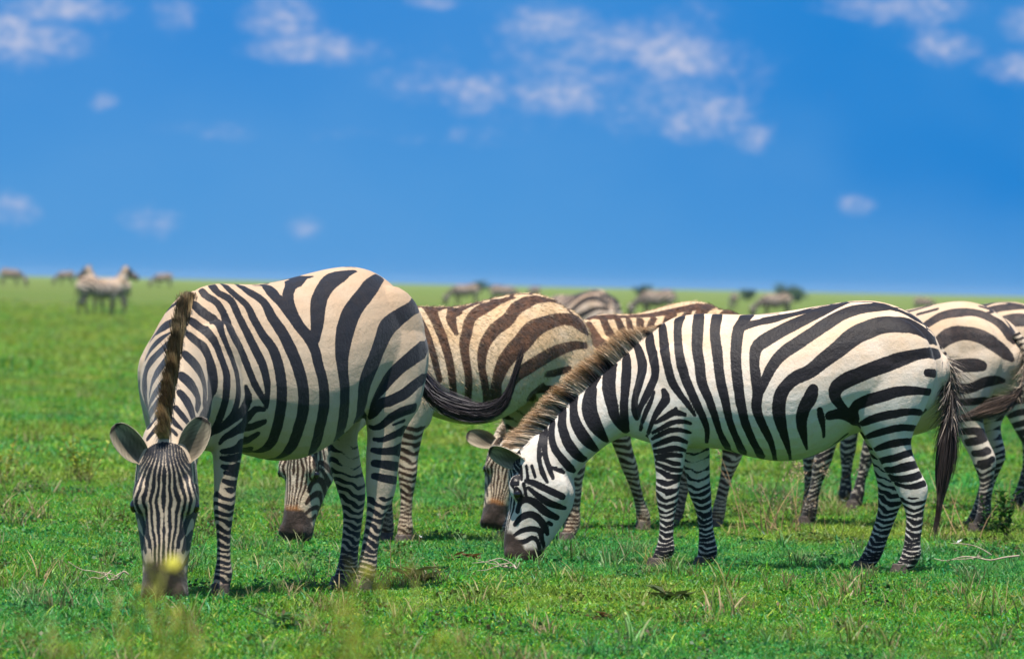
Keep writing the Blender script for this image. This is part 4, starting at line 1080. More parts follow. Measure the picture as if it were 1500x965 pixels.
MARKS['left_N'] = decode('''
720 -26 1222 20 728 -45 1208 12 727 -71 1193 13 723 -89 1172 9
671 -35 1253 6 685 -47 1243 6
812 46 1142 22 818 28 1133 25 818 3 1124 26 813 -27 1115 26 805 -55 1102 22 799 -78 1087 9 792 -102 1071 7 789 -119 1054 4
862 63 1094 6 860 38 1082 11 856 10 1070 15 852 -15 1056 18 849 -39 1041 20 844 -63 1024 20 840 -80 1006 18 837 -95 987 14
906 119 1065 26 915 107 1051 27 917 88 1037 29 912 63 1023 29 902 35 1008 27 894 9 993 26 887 -16 977 26 884 -37 960 26 883 -50 942 27 885 -56 922 29 891 -54 901 29 899 -46 881 29 908 -35 860 29 919 -18 840 27 926 -9 820 24 943 13 800 18 973 48 781 12
983 171 1000 37 993 163 983 39 999 151 966 40 998 134 948 40 989 111 931 38 979 86 913 35 976 73 894 31 979 69 873 25 981 66 853 19 986 67 832 12
1095 258 898 37 1097 238 883 36 1089 211 866 34 1080 188 848 30 1051 144 830 25 1020 102 809 19 995 73 788 12
1160 298 823 32 1152 268 810 30 1136 237 794 28 1109 197 775 24 1025 105 755 20
1189 299 764 26 1194 285 739 22 1225 293 716 17
1237 345 712 13 1253 336 690 11 1266 324 667 11
''')
MARKS['left_H'] = decode('''
68 71 2 8 79 77 3 8 90 81 4 7 101 83 5 7 112 84 6 7 123 83 7 6 134 83 8 6 145 82 9 5 156 81 9 4
59 62 22 6 64 59 33 6 69 55 44 7 74 48 55 8 81 39 65 9 90 28 74 11 98 12 83 12 108 -15 93 11 118 -59 100 5 129 -67 101 5 140 -67 102 5
90 79 14 5 97 78 23 5 105 74 32 5 112 69 41 5 121 63 49 5 130 57 57 6 139 55 64 5
51 50 34 4 53 43 45 5 56 34 57 6 62 22 68 9 70 11 77 9 78 -1 86 9 88 -47 96 5
207 72 23 3 219 72 22 3 230 71 22 3 241 71 21 3 253 71 21 3 264 72 20 3 276 72 20 4 287 72 20 4 299 73 20 4 310 74 21 3 321 76 21 3 333 78 21 3 344 79 22 3 356 80 22 3 367 81 23 3 378 82 23 3 390 84 23 3
156 74 30 4 168 72 31 4 179 71 32 4 190 69 33 5 202 67 34 5 213 66 35 5 225 64 36 5 236 63 37 5 247 62 38 5 259 62 38 5 270 61 39 5 281 61 39 5 293 61 40 5 304 61 40 5 316 62 40 5 327 63 40 4 338 65 40 4 350 66 40 4 361 68 40 4 372 69 40 4 384 71 40 4
156 81 9 3 167 80 9 3 178 79 9 3 189 78 8 3 200 77 8 3 211 76 7 3 222 75 7 3 233 75 7 3 244 75 7 3 256 75 7 3 267 75 8 4 278 76 8 4 289 76 8 4 300 77 8 3 311 78 9 3 322 80 9 3 333 81 9 3 344 83 9 3 355 84 10 3 365 86 10 3 376 87 10 3
143 73 34 5 153 69 40 6 163 65 45 6 173 63 50 6 184 63 54 6 195 62 57 7 206 61 59 7 217 59 60 7 228 56 61 8 239 50 62 8 251 43 62 10 263 38 62 13 274 38 60 13 285 41 57 12 295 45 54 11 306 49 52 10 317 53 50 9 328 56 48 8 340 58 47 6 351 60 47 5
117 78 28 5 125 73 36 5 134 67 44 6 143 61 52 6 152 59 60 6 161 63 66 6 171 66 72 6 182 68 78 6 192 67 83 6
99 71 37 5 109 66 45 6 118 60 53 6 128 53 61 7 137 52 69 7 146 57 76 6 156 61 84 7 166 58 92 8 176 51 98 5 188 -66 104 5
79 60 44 6 88 55 53 7 96 46 63 7 104 34 72 9 113 18 82 11 122 -10 92 12 133 -46 100 6 144 -67 102 5 155 -67 103 5 166 -67 103 5
60 42 52 7 68 38 60 8 76 32 68 10 85 22 76 11 94 9 83 11 103 -19 94 11 113 -67 100 5 123 -67 101 5 133 -67 101 5
228 50 91 9 239 47 86 10 251 -2 84 11 262 7 79 11 273 14 74 12 284 22 69 12 296 31 64 12 307 39 59 11 318 47 54 9 329 54 50 4
272 -66 95 7 283 -65 93 8 295 -65 90 9 306 -64 89 9 316 -26 83 9 326 5 75 9 336 20 69 16 347 32 64 7
329 -63 85 7 339 -63 83 9 348 -64 82 8 352 12 72 12
383 -62 75 6 395 -62 73 6 405 16 69 6
''')
MARKS['brown_T'] = decode('''
555 65 1162 10 557 85 1140 12 557 101 1119 13 555 116 1097 15 555 131 1074 16 564 151 1050 25 572 172 1028 24 573 183 1003 24 570 191 980 24 566 196 956 24 559 200 932 24 553 202 907 23 546 203 883 20 538 204 859 17 529 204 835 15
457 53 1186 41 468 81 1163 33 472 102 1140 30 474 120 1118 29 475 135 1095 28 475 150 1073 27 474 162 1050 26 474 174 1026 25 473 185 1003 24 472 194 979 23 470 202 955 23 468 209 931 22 466 215 907 21 463 219 883 20 459 221 858 20 454 221 833 20 448 218 809 19 439 212 784 19 427 203 759 18 412 188 734 17 389 166 708 15 359 135 682 11
414 49 1190 21 361 43 1193 9 295 25 1199 7
38 1 1230 7 80 11 1222 9 124 22 1214 11 171 36 1205 13 217 50 1197 15 259 60 1190 19 298 69 1184 39 348 97 1162 23 373 120 1137 28 383 139 1114 25 385 155 1092 19 385 170 1069 12
-130 49 1255 17 -96 50 1249 21 -61 52 1242 25 -24 56 1234 28 14 63 1224 31 53 71 1214 34 93 80 1203 37 134 92 1190 35 175 105 1175 30 215 119 1160 25 252 135 1139 23 280 152 1116 26 301 167 1093 27 321 181 1069 27 340 192 1046 27 355 201 1022 27 365 210 998 27 370 219 974 25 371 226 950 24 371 232 926 23 368 237 902 22 364 240 879 21 360 240 855 20 357 239 830 20 353 235 806 20 347 228 782 19 338 219 757 18 326 205 733 16 311 188 708 14 292 166 683 12
-201 108 1244 38 -159 118 1231 38 -120 127 1218 37 -80 138 1204 35 -42 152 1186 31 -7 168 1164 31 26 180 1144 32 59 187 1128 34 93 192 1113 33 126 197 1097 32 157 204 1079 30 185 211 1059 29 212 218 1038 27 234 225 1016 27 251 232 992 27 265 239 968 27 274 245 943 26 278 250 919 23 279 253 894 21 275 256 869 21 268 257 845 21 260 256 821 21 250 252 796 20 239 246 771 18 228 237 746 16 216 222 721 15 201 205 696 13 180 180 670 11
-200 108 1243 35 -242 104 1249 35 -288 97 1252 35 -323 98 1248 18 -369 90 1245 18 -417 79 1238 15 -492 36 1223 12 -508 52 1208 9 -427 163 1194 7 -437 181 1176 10
-530 201 1079 14 -508 203 1100 27 -488 202 1119 40 -458 203 1134 42 -425 203 1144 38 -393 200 1150 34 -361 197 1152 32 -327 194 1149 33 -283 205 1143 34 -239 215 1135 35 -201 221 1127 38 -165 225 1117 41 -131 229 1106 44 -97 235 1091 46 -67 242 1073 48 -39 249 1053 48 -12 254 1034 47 16 258 1016 45 44 262 999 44 71 265 982 43 96 267 963 42 119 269 943 41 139 270 923 40 155 271 900 39 167 271 878 37 176 271 854 35 183 268 831 33 187 264 807 31 188 257 783 29 184 249 759 26 176 238 734 22 162 222 709 18 143 202 685 14
-500 221 1016 15 -455 229 1017 17 -417 232 1017 20 -380 233 1012 22 -339 240 1005 24 -298 248 996 27 -259 254 987 30 -222 259 975 32 -186 264 963 34 -151 269 950 34 -116 273 937 34 -82 277 924 34 -49 279 911 35 -18 281 897 34 12 281 884 33 39 281 868 31 60 279 848 28 73 275 826 22 75 270 802 16 69 262 776 10
-362 243 896 14 -331 239 889 15 -301 235 882 17 -272 232 875 19 -238 232 870 18 -193 243 868 14
-351 237 784 18 -319 231 787 18 -289 222 789 18 -262 210 790 18 -238 196 789 19 -195 192 791 39 -159 203 777 42 -121 212 760 35 -281 42 730 21
-359 213 686 18 -333 202 683 19 -312 187 679 20 -296 168 674 21 -298 131 666 19 -480 -108 658 14 -474 -114 637 10
-388 177 573 18 -368 161 569 18 -360 133 563 20 -392 99 565 16 -389 100 564 14 -468 -114 529 10
165 269 825 9 161 266 800 9 153 258 775 10 143 249 750 10 129 235 724 11 111 218 699 12
518 15 1196 7 432 -32 1197 7 415 -18 1200 7 398 -4 1202 7 381 10 1201 7 363 23 1199 7 275 -20 1200 7 257 -6 1203 7 239 6 1203 7 149 -38 1208 7 132 -24 1212 7 114 -8 1217 7 26 -56 1224 8 9 -42 1231 8 -8 -27 1236 8 -25 -11 1241 8 -112 -61 1249 9 -129 -46 1255 9 -146 -30 1261 9 -163 -14 1266 8 -180 3 1269 8 -267 -48 1272 8 -284 -32 1276 7 -302 -15 1278 7 -319 2 1278 6 -336 19 1275 6 -353 36 1270 6 -369 51 1263 5
''')
MARKS['middle_T'] = decode('''
621 -8 1144 11 604 10 1150 12 577 22 1155 24 550 33 1156 25 516 40 1158 25 478 43 1160 26 432 40 1164 26 405 49 1160 13 364 50 1161 13 322 50 1161 13 265 38 1167 26 232 45 1167 26 197 50 1169 26 162 55 1172 26 126 59 1176 27 90 63 1180 27 54 67 1185 28 18 71 1191 28 -19 75 1196 29 -55 79 1202 29 -91 83 1207 30 -127 88 1212 31 -165 91 1217 31 -205 93 1222 32 -252 90 1227 33 -293 89 1228 17 -370 62 1230 17 -438 35 1218 17 -382 120 1207 16 -397 138 1206 15 -412 155 1201 14 -426 167 1192 13 -508 137 1178 11 -521 150 1165 9
558 53 1143 23 572 79 1116 25 575 99 1091 28 575 120 1066 34 580 152 1050 38 575 173 1026 37 552 181 1004 34 525 182 983 30
457 70 1144 24 471 96 1119 25 477 116 1094 26 477 133 1070 25 473 149 1047 22 467 164 1024 19 461 177 1001 18 452 190 978 17 443 202 955 18
372 77 1145 15 399 105 1119 18 413 126 1094 21 415 143 1072 20 412 159 1050 18 409 173 1027 16 409 187 1003 16 408 199 979 15 406 210 955 15
282 85 1146 20 322 116 1118 21 348 139 1090 22 360 158 1063 22 368 175 1037 22 372 190 1010 21
172 91 1155 16 221 116 1131 15 261 137 1107 18 286 157 1081 21 301 174 1055 21 313 190 1029 21
20 98 1179 24 74 113 1160 17 123 136 1134 15 156 159 1106 19 183 180 1077 20 205 197 1049 21
-107 114 1195 14 -53 133 1173 16 -3 154 1148 17 35 175 1119 20 65 195 1090 22 90 212 1061 23 112 227 1032 24
655 29 1120 17 665 56 1095 19 666 78 1071 20 663 98 1048 22 669 128 1029 21 672 157 1007 19 662 175 986 19 644 187 966 18 622 196 947 16
702 69 1053 16 699 91 1031 15 699 117 1009 13 699 141 986 12 696 163 964 12 685 178 940 12 670 189 917 13
''')
MARKS['back_T'] = decode('''
-93 140 1204 11 -130 136 1213 11 -167 131 1223 11 -202 124 1232 11
-193 207 1148 25 -213 196 1164 26 -232 184 1180 28 -253 171 1194 29 -277 161 1203 30 -302 151 1210 31 -329 142 1215 33 -357 135 1216 36 -385 128 1216 40 -411 119 1215 39 -437 108 1212 38 -460 95 1210 34 -484 83 1205 28 -509 74 1196 27 -533 66 1184 25 -555 58 1169 24 -577 53 1151 22 -596 52 1129 20 -613 51 1106 18 -628 46 1083 17
-430 26 1253 11 -456 16 1245 12 -482 5 1235 7 -498 -19 1224 7 -484 -85 1204 8 -536 -48 1190 9 -566 -38 1169 18 -590 -31 1146 19 -612 -23 1121 19 -626 -27 1096 19 -639 -26 1069 19
-287 254 1029 36 -304 246 1048 40 -321 237 1067 44 -340 228 1083 47 -363 220 1094 46 -393 219 1101 42 -423 218 1104 37 -453 215 1104 35 -481 210 1102 35 -509 204 1096 35 -534 196 1089 35 -557 187 1078 35 -579 176 1065 37 -598 160 1051 40 -611 140 1036 43 -620 123 1018 41 -633 102 1002 35 -648 84 985 24 -663 72 966 12
-294 260 904 23 -323 256 908 27 -353 252 912 30 -384 248 917 32 -414 245 921 33 -445 244 925 34 -476 242 928 34 -505 236 929 34 -533 229 929 33 -560 220 926 26
-287 220 776 23 -325 232 783 26 -362 240 790 28 -398 245 794 28 -431 244 797 27 -463 242 798 25 -492 236 801 23 -520 230 808 23 -543 220 821 24 -566 209 834 25 -587 191 842 26 -604 164 846 26 -611 123 847 21 -623 89 844 10
-377 197 631 17 -414 206 634 17 -446 206 637 17 -474 201 640 17 -498 189 642 17 -517 170 643 17 -519 120 642 30 -428 -82 639 13
-395 230 718 14 -427 231 721 15 -458 229 723 16 -486 223 726 17 -512 213 729 18 -535 198 732 17 -554 177 735 18 -541 99 736 29 -542 51 739 27
-413 181 560 14 -453 188 563 16 -486 184 566 17 -513 171 565 16 -532 143 561 16 -425 -92 551 11
-443 170 500 17 -478 176 506 18 -508 174 512 19 -532 163 519 19 -545 137 531 16 -432 -94 540 11
-485 164 441 14 -520 168 443 15 -549 163 447 17 -570 150 458 17 -447 -92 471 33 -466 -100 492 15
-520 161 389 11 -552 162 392 13 -579 156 399 13 -596 141 413 13 -478 -96 424 11
''')

# ------------------------------------------------------------------ the plain
def ground_material():
    m, t = new_mat('grassland')
    tc = t.n('ShaderNodeTexCoord')
    ob = tc.outputs['Object']
    big = t.noise(ob, 0.06, 4.0, 0.6)
    mid = t.noise(ob, 0.55, 4.0, 0.6)
    fine = t.noise(ob, 9.0, 4.0, 0.7)
    vf = t.noise(ob, 60.0, 3.0, 0.7)
    c = t.mix(t.rng(mid, 0.35, 0.65), (0.040, 0.125, 0.012, 1), (0.095, 0.165, 0.020, 1))
    c = t.mix(t.rng(fine, 0.4, 0.75), c, (0.018, 0.070, 0.012, 1))
    c = t.mix(t.rng(vf, 0.5, 0.8, 0, .6), c, (0.09, 0.085, 0.03, 1))
    # drier, paler sward far out on the plain
    sp = t.n('ShaderNodeSeparateXYZ', i_0=ob)
    far = t.math('MULTIPLY', t.rng(sp.outputs[1], 45.0, 450.0, smooth=False), 1.0)
    dry = t.mix(t.rng(big, 0.35, 0.65), (0.100, 0.168, 0.030, 1), (0.150, 0.180, 0.055, 1))
    c = t.mix(t.math('POWER', far, 0.6), c, dry)
    bp = t.n('ShaderNodeBump', i_Height=t.math('ADD', fine, vf), i_Strength=0.8, i_Distance=0.05)
    p = t.n('ShaderNodeBsdfPrincipled', i_Base_Color=c, i_Roughness=0.95)
    p.inputs['Specular IOR Level'].default_value = 0.1
    t.set(p.inputs['Normal'], bp.outputs[0])
    t.n('ShaderNodeOutputMaterial', i_0=p)
    return m


def build_ground():
    ys = np.concatenate([np.linspace(-200, 20, 8), np.linspace(24, 110, 20), np.geomspace(118, 9000, 60)])
    vs, fs = [], []
    na = 61
    for y in ys:
        half = max(abs(y) * .6, 120) + 60
        for j in range(na):
            q = -1 + 2 * j / (na - 1)
            x = half * (abs(q) ** 1.6) * (1 if q > 0 else -1)
            vs.append((x, y, terrain(x, y) if y > 1 else 0))
    for i in range(len(ys) - 1):
        for j in range(na - 1):
            a = i * na + j
            fs.append((a, a + 1, a + na + 1, a + na))
    tag(mesh_obj('ground', vs, fs, ground_material()), kind='structure')


build_ground()


def build_haze():
    """thin bluish air over the plain"""
    m = bpy.data.materials.new('haze'); m.use_nodes = True
    t = NT(m.node_tree)
    v = t.n('ShaderNodeVolumePrincipled')
    v.inputs['Color'].default_value = (.55, .78, 1, 1)
    v.inputs['Density'].default_value = 0.00004
    v.inputs['Anisotropy'].default_value = 0.0
    o = t.n('ShaderNodeOutputMaterial')
    t.t.links.new(v.outputs[0], o.inputs['Volume'])
    x, y0, y1, z0, z1 = 7000, -210, 9100, -2.0, 7.0
    V = [(sx * x, yy, zz) for zz in (z0, z1) for yy in (y0, y1) for sx in (-1, 1)]
    Fc = [(0, 2, 3, 1), (4, 5, 7, 6), (0, 1, 5, 4), (2, 6, 7, 3), (0, 4, 6, 2), (1, 3, 7, 5)]
    tag(mesh_obj('haze', V, Fc, m, None, False), 'thin bluish haze over the far plain', 'haze', kind='stuff')


build_haze()


def blade_material():
    m, t = new_mat('grass_blade')
    a = t.n('ShaderNodeAttribute', attribute_name='tint')
    y = t.n('ShaderNodeAttribute', attribute_name='dry', attribute_type='INSTANCER')
    g = t.n('ShaderNodeAttribute', attribute_name='lush', attribute_type='INSTANCER')
    c = t.mix(y.outputs['Fac'], a.outputs['Color'], (0.245, 0.300, 0.035, 1))
    c = t.mix(g.outputs['Fac'], c, (0.025, 0.235, 0.065, 1))
    oi = t.n('ShaderNodeObjectInfo')
    rz = t.n('ShaderNodeAttribute', attribute_name='rz', attribute_type='INSTANCER')
    k = t.rng(t.math('FRACT', t.math('MULTIPLY', rz.outputs['Fac'], 7.31)), 0, 1, 0.62, 1.5, smooth=False)
    c = t.mix(1.0, c, t.n('ShaderNodeCombineXYZ', i_0=k, i_1=k, i_2=k).outputs[0], 'MULTIPLY')
    p = t.n('ShaderNodeBsdfPrincipled', i_Roughness=0.5)
    t.set(p.inputs['Base Color'], c)
    p.inputs['Specular IOR Level'].default_value = 0.4
    tr = t.n('ShaderNodeBsdfTranslucent')
    t.set(tr.inputs[0], c)
    mx = t.n('ShaderNodeMixShader', i_0=0.4, i_1=p, i_2=tr)
    t.n('ShaderNodeOutputMaterial', i_0=mx)
    return m


M_BLADE = blade_material()


def tuft_mesh(name, rs, nb, h, spread, w, palette, lean=.5):
    V, Cc, Fc = [], [], []
    for b in range(nb):
        a = rs.uniform(0, 6.283)
        r = spread * math.sqrt(rs.uniform())
        p = np.array([r * math.cos(a), r * math.sin(a), -.004])
        a2 = rs.uniform(0, 6.283)
        d = np.array([math.cos(a2), math.sin(a2), 0])
        hh = h * rs.uniform(.45, 1.15)
        ln = lean * rs.uniform(.2, 1.5) * hh
        sd = np.array([-d[1], d[0], 0]); sd = sd * math.cos(.6) + d * math.sin(.6) * rs.choice([-1, 1])
        ww = w * rs.uniform(.6, 1.3)
        c = np.array(palette[rs.choice(len(palette), p=PALW)]) * rs.uniform(.75, 1.25)
        base = len(V)
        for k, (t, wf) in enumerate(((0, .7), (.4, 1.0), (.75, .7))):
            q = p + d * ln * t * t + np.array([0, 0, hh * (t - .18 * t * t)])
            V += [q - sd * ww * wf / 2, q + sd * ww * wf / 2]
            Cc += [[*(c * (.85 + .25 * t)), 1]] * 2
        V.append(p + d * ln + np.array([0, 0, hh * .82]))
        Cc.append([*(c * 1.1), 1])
        Fc += [(base, base + 1, base + 3, base + 2), (base + 2, base + 3, base + 5, base + 4), (base + 4, base + 5, base + 6)]
    me = bpy.data.meshes.new(name)
    me.from_pydata([tuple(v) for v in V], [], Fc)
    a = me.attributes.new('tint', 'FLOAT_COLOR', 'POINT')
    a.data.foreach_set('color', np.asarray(Cc, dtype=np.float32).ravel())
    me.materials.append(M_BLADE)
    return bpy.data.objects.new(name, me)


def leafy_mesh(name, rs, nb, spread, hmax, size, palette):
    """a low mat of small rounded leaves between the blades"""
    V, Cc, Fc = [], [], []
    for b in range(nb):
        a = rs.uniform(0, 6.283); r = spread * math.sqrt(rs.uniform())
        p = np.array([r * math.cos(a), r * math.sin(a), hmax * rs.uniform(.25, 1)])
        d = rs.normal(size=3); d[2] = abs(d[2]) * .8; d /= np.linalg.norm(d)
        s = np.cross(d, rs.normal(size=3)); s /= np.linalg.norm(s)
        L_ = size * rs.uniform(.6, 1.3); W_ = L_ * rs.uniform(.25, .45)
        c = np.array(palette[rs.choice(len(palette), p=PALW)]) * rs.uniform(.75, 1.35)
        k = len(V)
        V += [p, p + d * L_ * .5 + s * W_, p + d * L_, p + d * L_ * .5 - s * W_]
        Fc.append((k, k + 1, k + 2, k + 3))
        Cc += [[*c, 1]] * 4
    me = bpy.data.meshes.new(name)
    me.from_pydata([tuple(v) for v in V], [], Fc)
    a = me.attributes.new('tint', 'FLOAT_COLOR', 'POINT')
    a.data.foreach_set('color', np.asarray(Cc, dtype=np.float32).ravel())
    me.materials.append(M_BLADE)
    return bpy.data.objects.new(name, me)


PAL = [(.060, .250, .012), (.105, .320, .014), (.036, .205, .020), (.165, .345, .016), (.270, .330, .022), (.330, .260, .085), (.040, .285, .120)]  # last entry puts bluish-teal highlights into the blade colour
PALW = [.28, .24, .18, .13, .06, .03, .08]


def scatter(name, pts, scales, rots, dry, lush, vi, variants, label, cat):
    """grass: one object whose points carry tufts through geometry nodes"""
    me = bpy.data.meshes.new(name)
    me.from_pydata([tuple(p) for p in pts], [], [])
    for k, v in (('sc', scales), ('rz', rots), ('dry', dry), ('lush', lush), ('vi', vi)):
        a = me.attributes.new(k, 'FLOAT', 'POINT')
        a.data.foreach_set('value', np.asarray(v, np.float32))
    o = bpy.data.objects.new(name, me)
    col.objects.link(o)
    cl = bpy.data.collections.new(name + '_tufts')
    for v in variants:
        cl.objects.link(v)
    ng = bpy.data.node_groups.new(name, 'GeometryNodeTree')
    ng.interface.new_socket('Geometry', in_out='INPUT', socket_type='NodeSocketGeometry')
    ng.interface.new_socket('Geometry', in_out='OUTPUT', socket_type='NodeSocketGeometry')
    N = ng.nodes; Lk = ng.links
    gi = N.new('NodeGroupInput'); go = N.new('NodeGroupOutput')
    ci = N.new('GeometryNodeCollectionInfo'); ci.inputs[0].default_value = cl
    ci.inputs['Separate Children'].default_value = True
    ci.inputs['Reset Children'].default_value = True
    mp = N.new('GeometryNodeMeshToPoints')
    ip = N.new('GeometryNodeInstanceOnPoints')
    ip.inputs['Pick Instance'].default_value = True
    rv = N.new('GeometryNodeInputNamedAttribute'); rv.data_type = 'FLOAT'; rv.inputs[0].default_value = 'vi'
    fi = N.new('FunctionNodeFloatToInt'); Lk.new(rv.outputs[0], fi.inputs[0])
    a1 = N.new('GeometryNodeInputNamedAttribute'); a1.data_type = 'FLOAT'; a1.inputs[0].default_value = 'sc'
    a2 = N.new('GeometryNodeInputNamedAttribute'); a2.data_type = 'FLOAT'; a2.inputs[0].default_value = 'rz'
    cx = N.new('ShaderNodeCombineXYZ')
    Lk.new(gi.outputs[0], mp.inputs[0]); Lk.new(mp.outputs[0], ip.inputs['Points'])
    Lk.new(ci.outputs[0], ip.inputs['Instance']); Lk.new(fi.outputs[0], ip.inputs['Instance Index'])
    Lk.new(a1.outputs[0], ip.inputs['Scale']); Lk.new(a2.outputs[0], cx.inputs[2]); Lk.new(cx.outputs[0], ip.inputs['Rotation'])
    Lk.new(ip.outputs[0], go.inputs[0])
    md = o.modifiers.new('grass', 'NODES'); md.node_group = ng
    tag(o, label, cat, kind='stuff')
    return o


def build_grass():
    rs = np.random.RandomState(11)
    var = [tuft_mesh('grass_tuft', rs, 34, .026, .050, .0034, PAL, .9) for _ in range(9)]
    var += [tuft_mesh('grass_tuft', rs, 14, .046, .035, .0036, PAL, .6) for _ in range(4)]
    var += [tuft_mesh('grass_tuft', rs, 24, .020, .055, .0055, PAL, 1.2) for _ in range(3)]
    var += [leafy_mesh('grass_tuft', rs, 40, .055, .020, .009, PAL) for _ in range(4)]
    WEED = [(.030, .11, .015), (.020, .075, .018), (.05, .13, .02), (.10, .07, .025), (.16, .10, .04), (.07, .05, .02), (.04, .14, .05)]
    n_grass = len(var)
    var += [leafy_mesh('grass_tuft', rs, 44, .07, .04, .015, WEED) for _ in range(3)]
    var += [tuft_mesh('grass_tuft', rs, 22, .105, .04, .0040, [(.26, .20, .09), (.12, .20, .03), (.10, .24, .02), (.30, .22, .12), (.20, .15, .07), (.3, .25, .15), (.08, .2, .03)], .6) for _ in range(3)]
    def field(y0, y1, dens, smin, smax, margin):
        P = []
        n = int(dens * (y1 - y0) * ((y0 + y1) * .5 * .148 + 2 * margin))
        u = rs.uniform(size=n * 2)
        y = y0 + (y1 - y0) * rs.uniform(size=n * 2)
        half = y * .074 + margin
        x = (2 * u - 1) * half
        keep = rs.uniform(size=n * 2) < half / half.max() * .5 * (y1 * .074 + margin) / ((y0 + y1) * .5 * .074 + margin)
        x, y = x[keep], y[keep]
        nz = np.array([mnoise.noise(Vector((a * 1.1, b * 1.1, 0))) for a, b in zip(x, y)])
        n2 = np.array([mnoise.noise(Vector((a * 4.1, b * 4.1, 5))) for a, b in zip(x, y)])
        k2 = n2 > -.42
        x, y, nz, n2 = x[k2], y[k2], nz[k2], n2[k2]
        sc = rs.uniform(smin, smax, len(x)) ** 1.15 * (1 + .5 * nz) * (1 + .7 * n2)
        z = np.array([terrain(a, b) for a, b in zip(x, y)])
        return np.stack([x, y, z], 1), sc, rs.uniform(0, 6.283, len(x))
    A = field(23.5, 46, 480, .62, 1.30, 2.0)
    B = field(46, 90, 70, 1.2, 2.2, 5)
    Cc = field(90, 340, 8, 2.2, 3.8, 16)
    kp = rs.uniform(size=len(Cc[0])) < np.clip((345 - Cc[0][:, 1]) / 250, 0, 1) ** 1.3
    Cc = tuple(q[kp] for q in Cc)
    P = np.concatenate([A[0], B[0], Cc[0]]); S_ = np.concatenate([A[1], B[1], Cc[1]]); Rr = np.concatenate([A[2], B[2], Cc[2]])
    nz = np.array([[mnoise.noise(Vector((a * .9, b * .35, 3))), mnoise.noise(Vector((a * 5.3, b * 3.1, 8))), mnoise.noise(Vector((a * .5, b * .16, 13)))] for a, b, _ in P])
    far = np.clip((P[:, 1] - 32) / 110, 0, 1) ** .7
    dry = np.clip(.0 + .6 * far + .75 * nz[:, 0] + .45 * nz[:, 1] + .3 * nz[:, 2], 0, .92)
    vi = rs.randint(0, n_grass, len(P)).astype(float)
    wn = np.array([mnoise.noise(Vector((a * 2.3, b * 1.2, 21))) for a, b, _ in P])
    wk = rs.uniform(size=len(P)) < np.clip(.02 + .22 * np.clip(wn - .22, 0, 1), 0, 1)
    vi[wk] = n_grass + rs.randint(0, 6, int(wk.sum()))
    S_ = np.where(wk & (P[:, 1] > 46), S_ * .6, S_)
    lush = np.clip(-.1 - 1.2 * nz[:, 2] - .5 * nz[:, 1] + rs.uniform(-.1, .3, len(P)), 0, .7) * (1 - .6 * far)
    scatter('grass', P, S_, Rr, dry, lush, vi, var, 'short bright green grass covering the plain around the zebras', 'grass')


build_grass()

# ------------------------------------------------------------------ zebras
HSET = MARKS['right_H'] + MARKS['right_K']
HEAD_A = [S for S in HSET if S[:, 1].mean() < .03] + [S for S in MARKS['left_H'] if S[:, 2].mean() > .05 and S[:, 0].mean() > .20]
CREAM, BLACK, BROWN, GOLD = (.50, .42, .32), (.016, .014, .017), (.10, .05, .022), (.56, .29, .10)


def local_path(key, pts):
    return pts


def zebra_at(key, label, strokes, coat, voxel, **kw):
    pos, yaw, sf = POSES[key]
    return zebra('zebra', pos, yaw, sf(), strokes, coat, voxel, label, **kw)


MANE_R = dict(tip=.68, len=.115, lean=.62, cols=(CREAM, BLACK, GOLD), t0=.0, count=6500)
MANE_L = dict(len=.105, lean=.15, wide=.0085, clump=True, tip=.3, cols=((.62, .44, .24), (.010, .008, .008), (.20, .10, .035)), t0=.02, count=6000)
MANE_B = dict(len=.10, lean=.4, cols=(CREAM, (.05, .03, .02), (.16, .08, .035)), t0=.0, count=3500)

zebra_at('left', 'dusty zebra grazing head on at the left, its dark tail swung out', dict(T=MARKS['left_T'], N=MARKS['left_N'], H=HEAD_A), 'dusty', .0075,
         mane=MANE_L, group='grazing zebras', seed=4,
         ears=dict(l=((-.90, .15, .42), (.1, .95, -.1), .88), r=((-.78, .15, .72), (.1, .95, .1), .88)),
         tail=dict(path=[(-.665, 0, 1.12), (-.715, .01, 1.03), (-.735, .05, .93), (-.765, .12, .83), (-.82, .24, .775), (-.86, .335, .775), (-.885, .40, .82), (-.90, .435, .92)],
                   count=2400, r0=.028, tuft_from=.20, fringe=.06, hair=.40, spread=.042, cols=((.008, .010, .022), (.045, .035, .038)), dockcol=(.03, .03, .04)))
zebra_at('right', 'crisp black and white zebra grazing in full profile in front of the others', dict(T=MARKS['right_T'], H=MARKS['right_H']), 'clean', .0075,
         mane=MANE_R, group='grazing zebras', seed=7,
         ears=dict(l=((-.35, .92, .15), (.55, .1, .9)), r=((-.50, .70, .45), (.3, .1, .85))),
         tail=dict(path=[(-.625, 0, 1.06), (-.685, 0, .98), (-.70, 0, .86), (-.695, .005, .72), (-.685, .01, .58), (-.67, .01, .45), (-.655, .01, .33)],
                   count=3600, tuft_from=.36, fringe=.34, hair=.34, spread=.045))
zebra_at('brown', 'shaggy brown-striped zebra behind the head-on one, muzzle showing below its neighbour', dict(T=MARKS['brown_T'], H=HSET), 'brown', .0095,
         mane=MANE_B, group='grazing zebras', seed=12, fur=(26000, ((.55, .42, .25), (.09, .042, .020))),
         tail=dict(path=[(-.63, 0, 1.09), (-.70, -.01, 1.0), (-.715, -.02, .85), (-.70, -.02, .70), (-.69, -.02, .56)], count=900))
mid_T = MARKS['middle_T'] + [S for S in MARKS['right_T'] if S[:, 0].max() < .20]
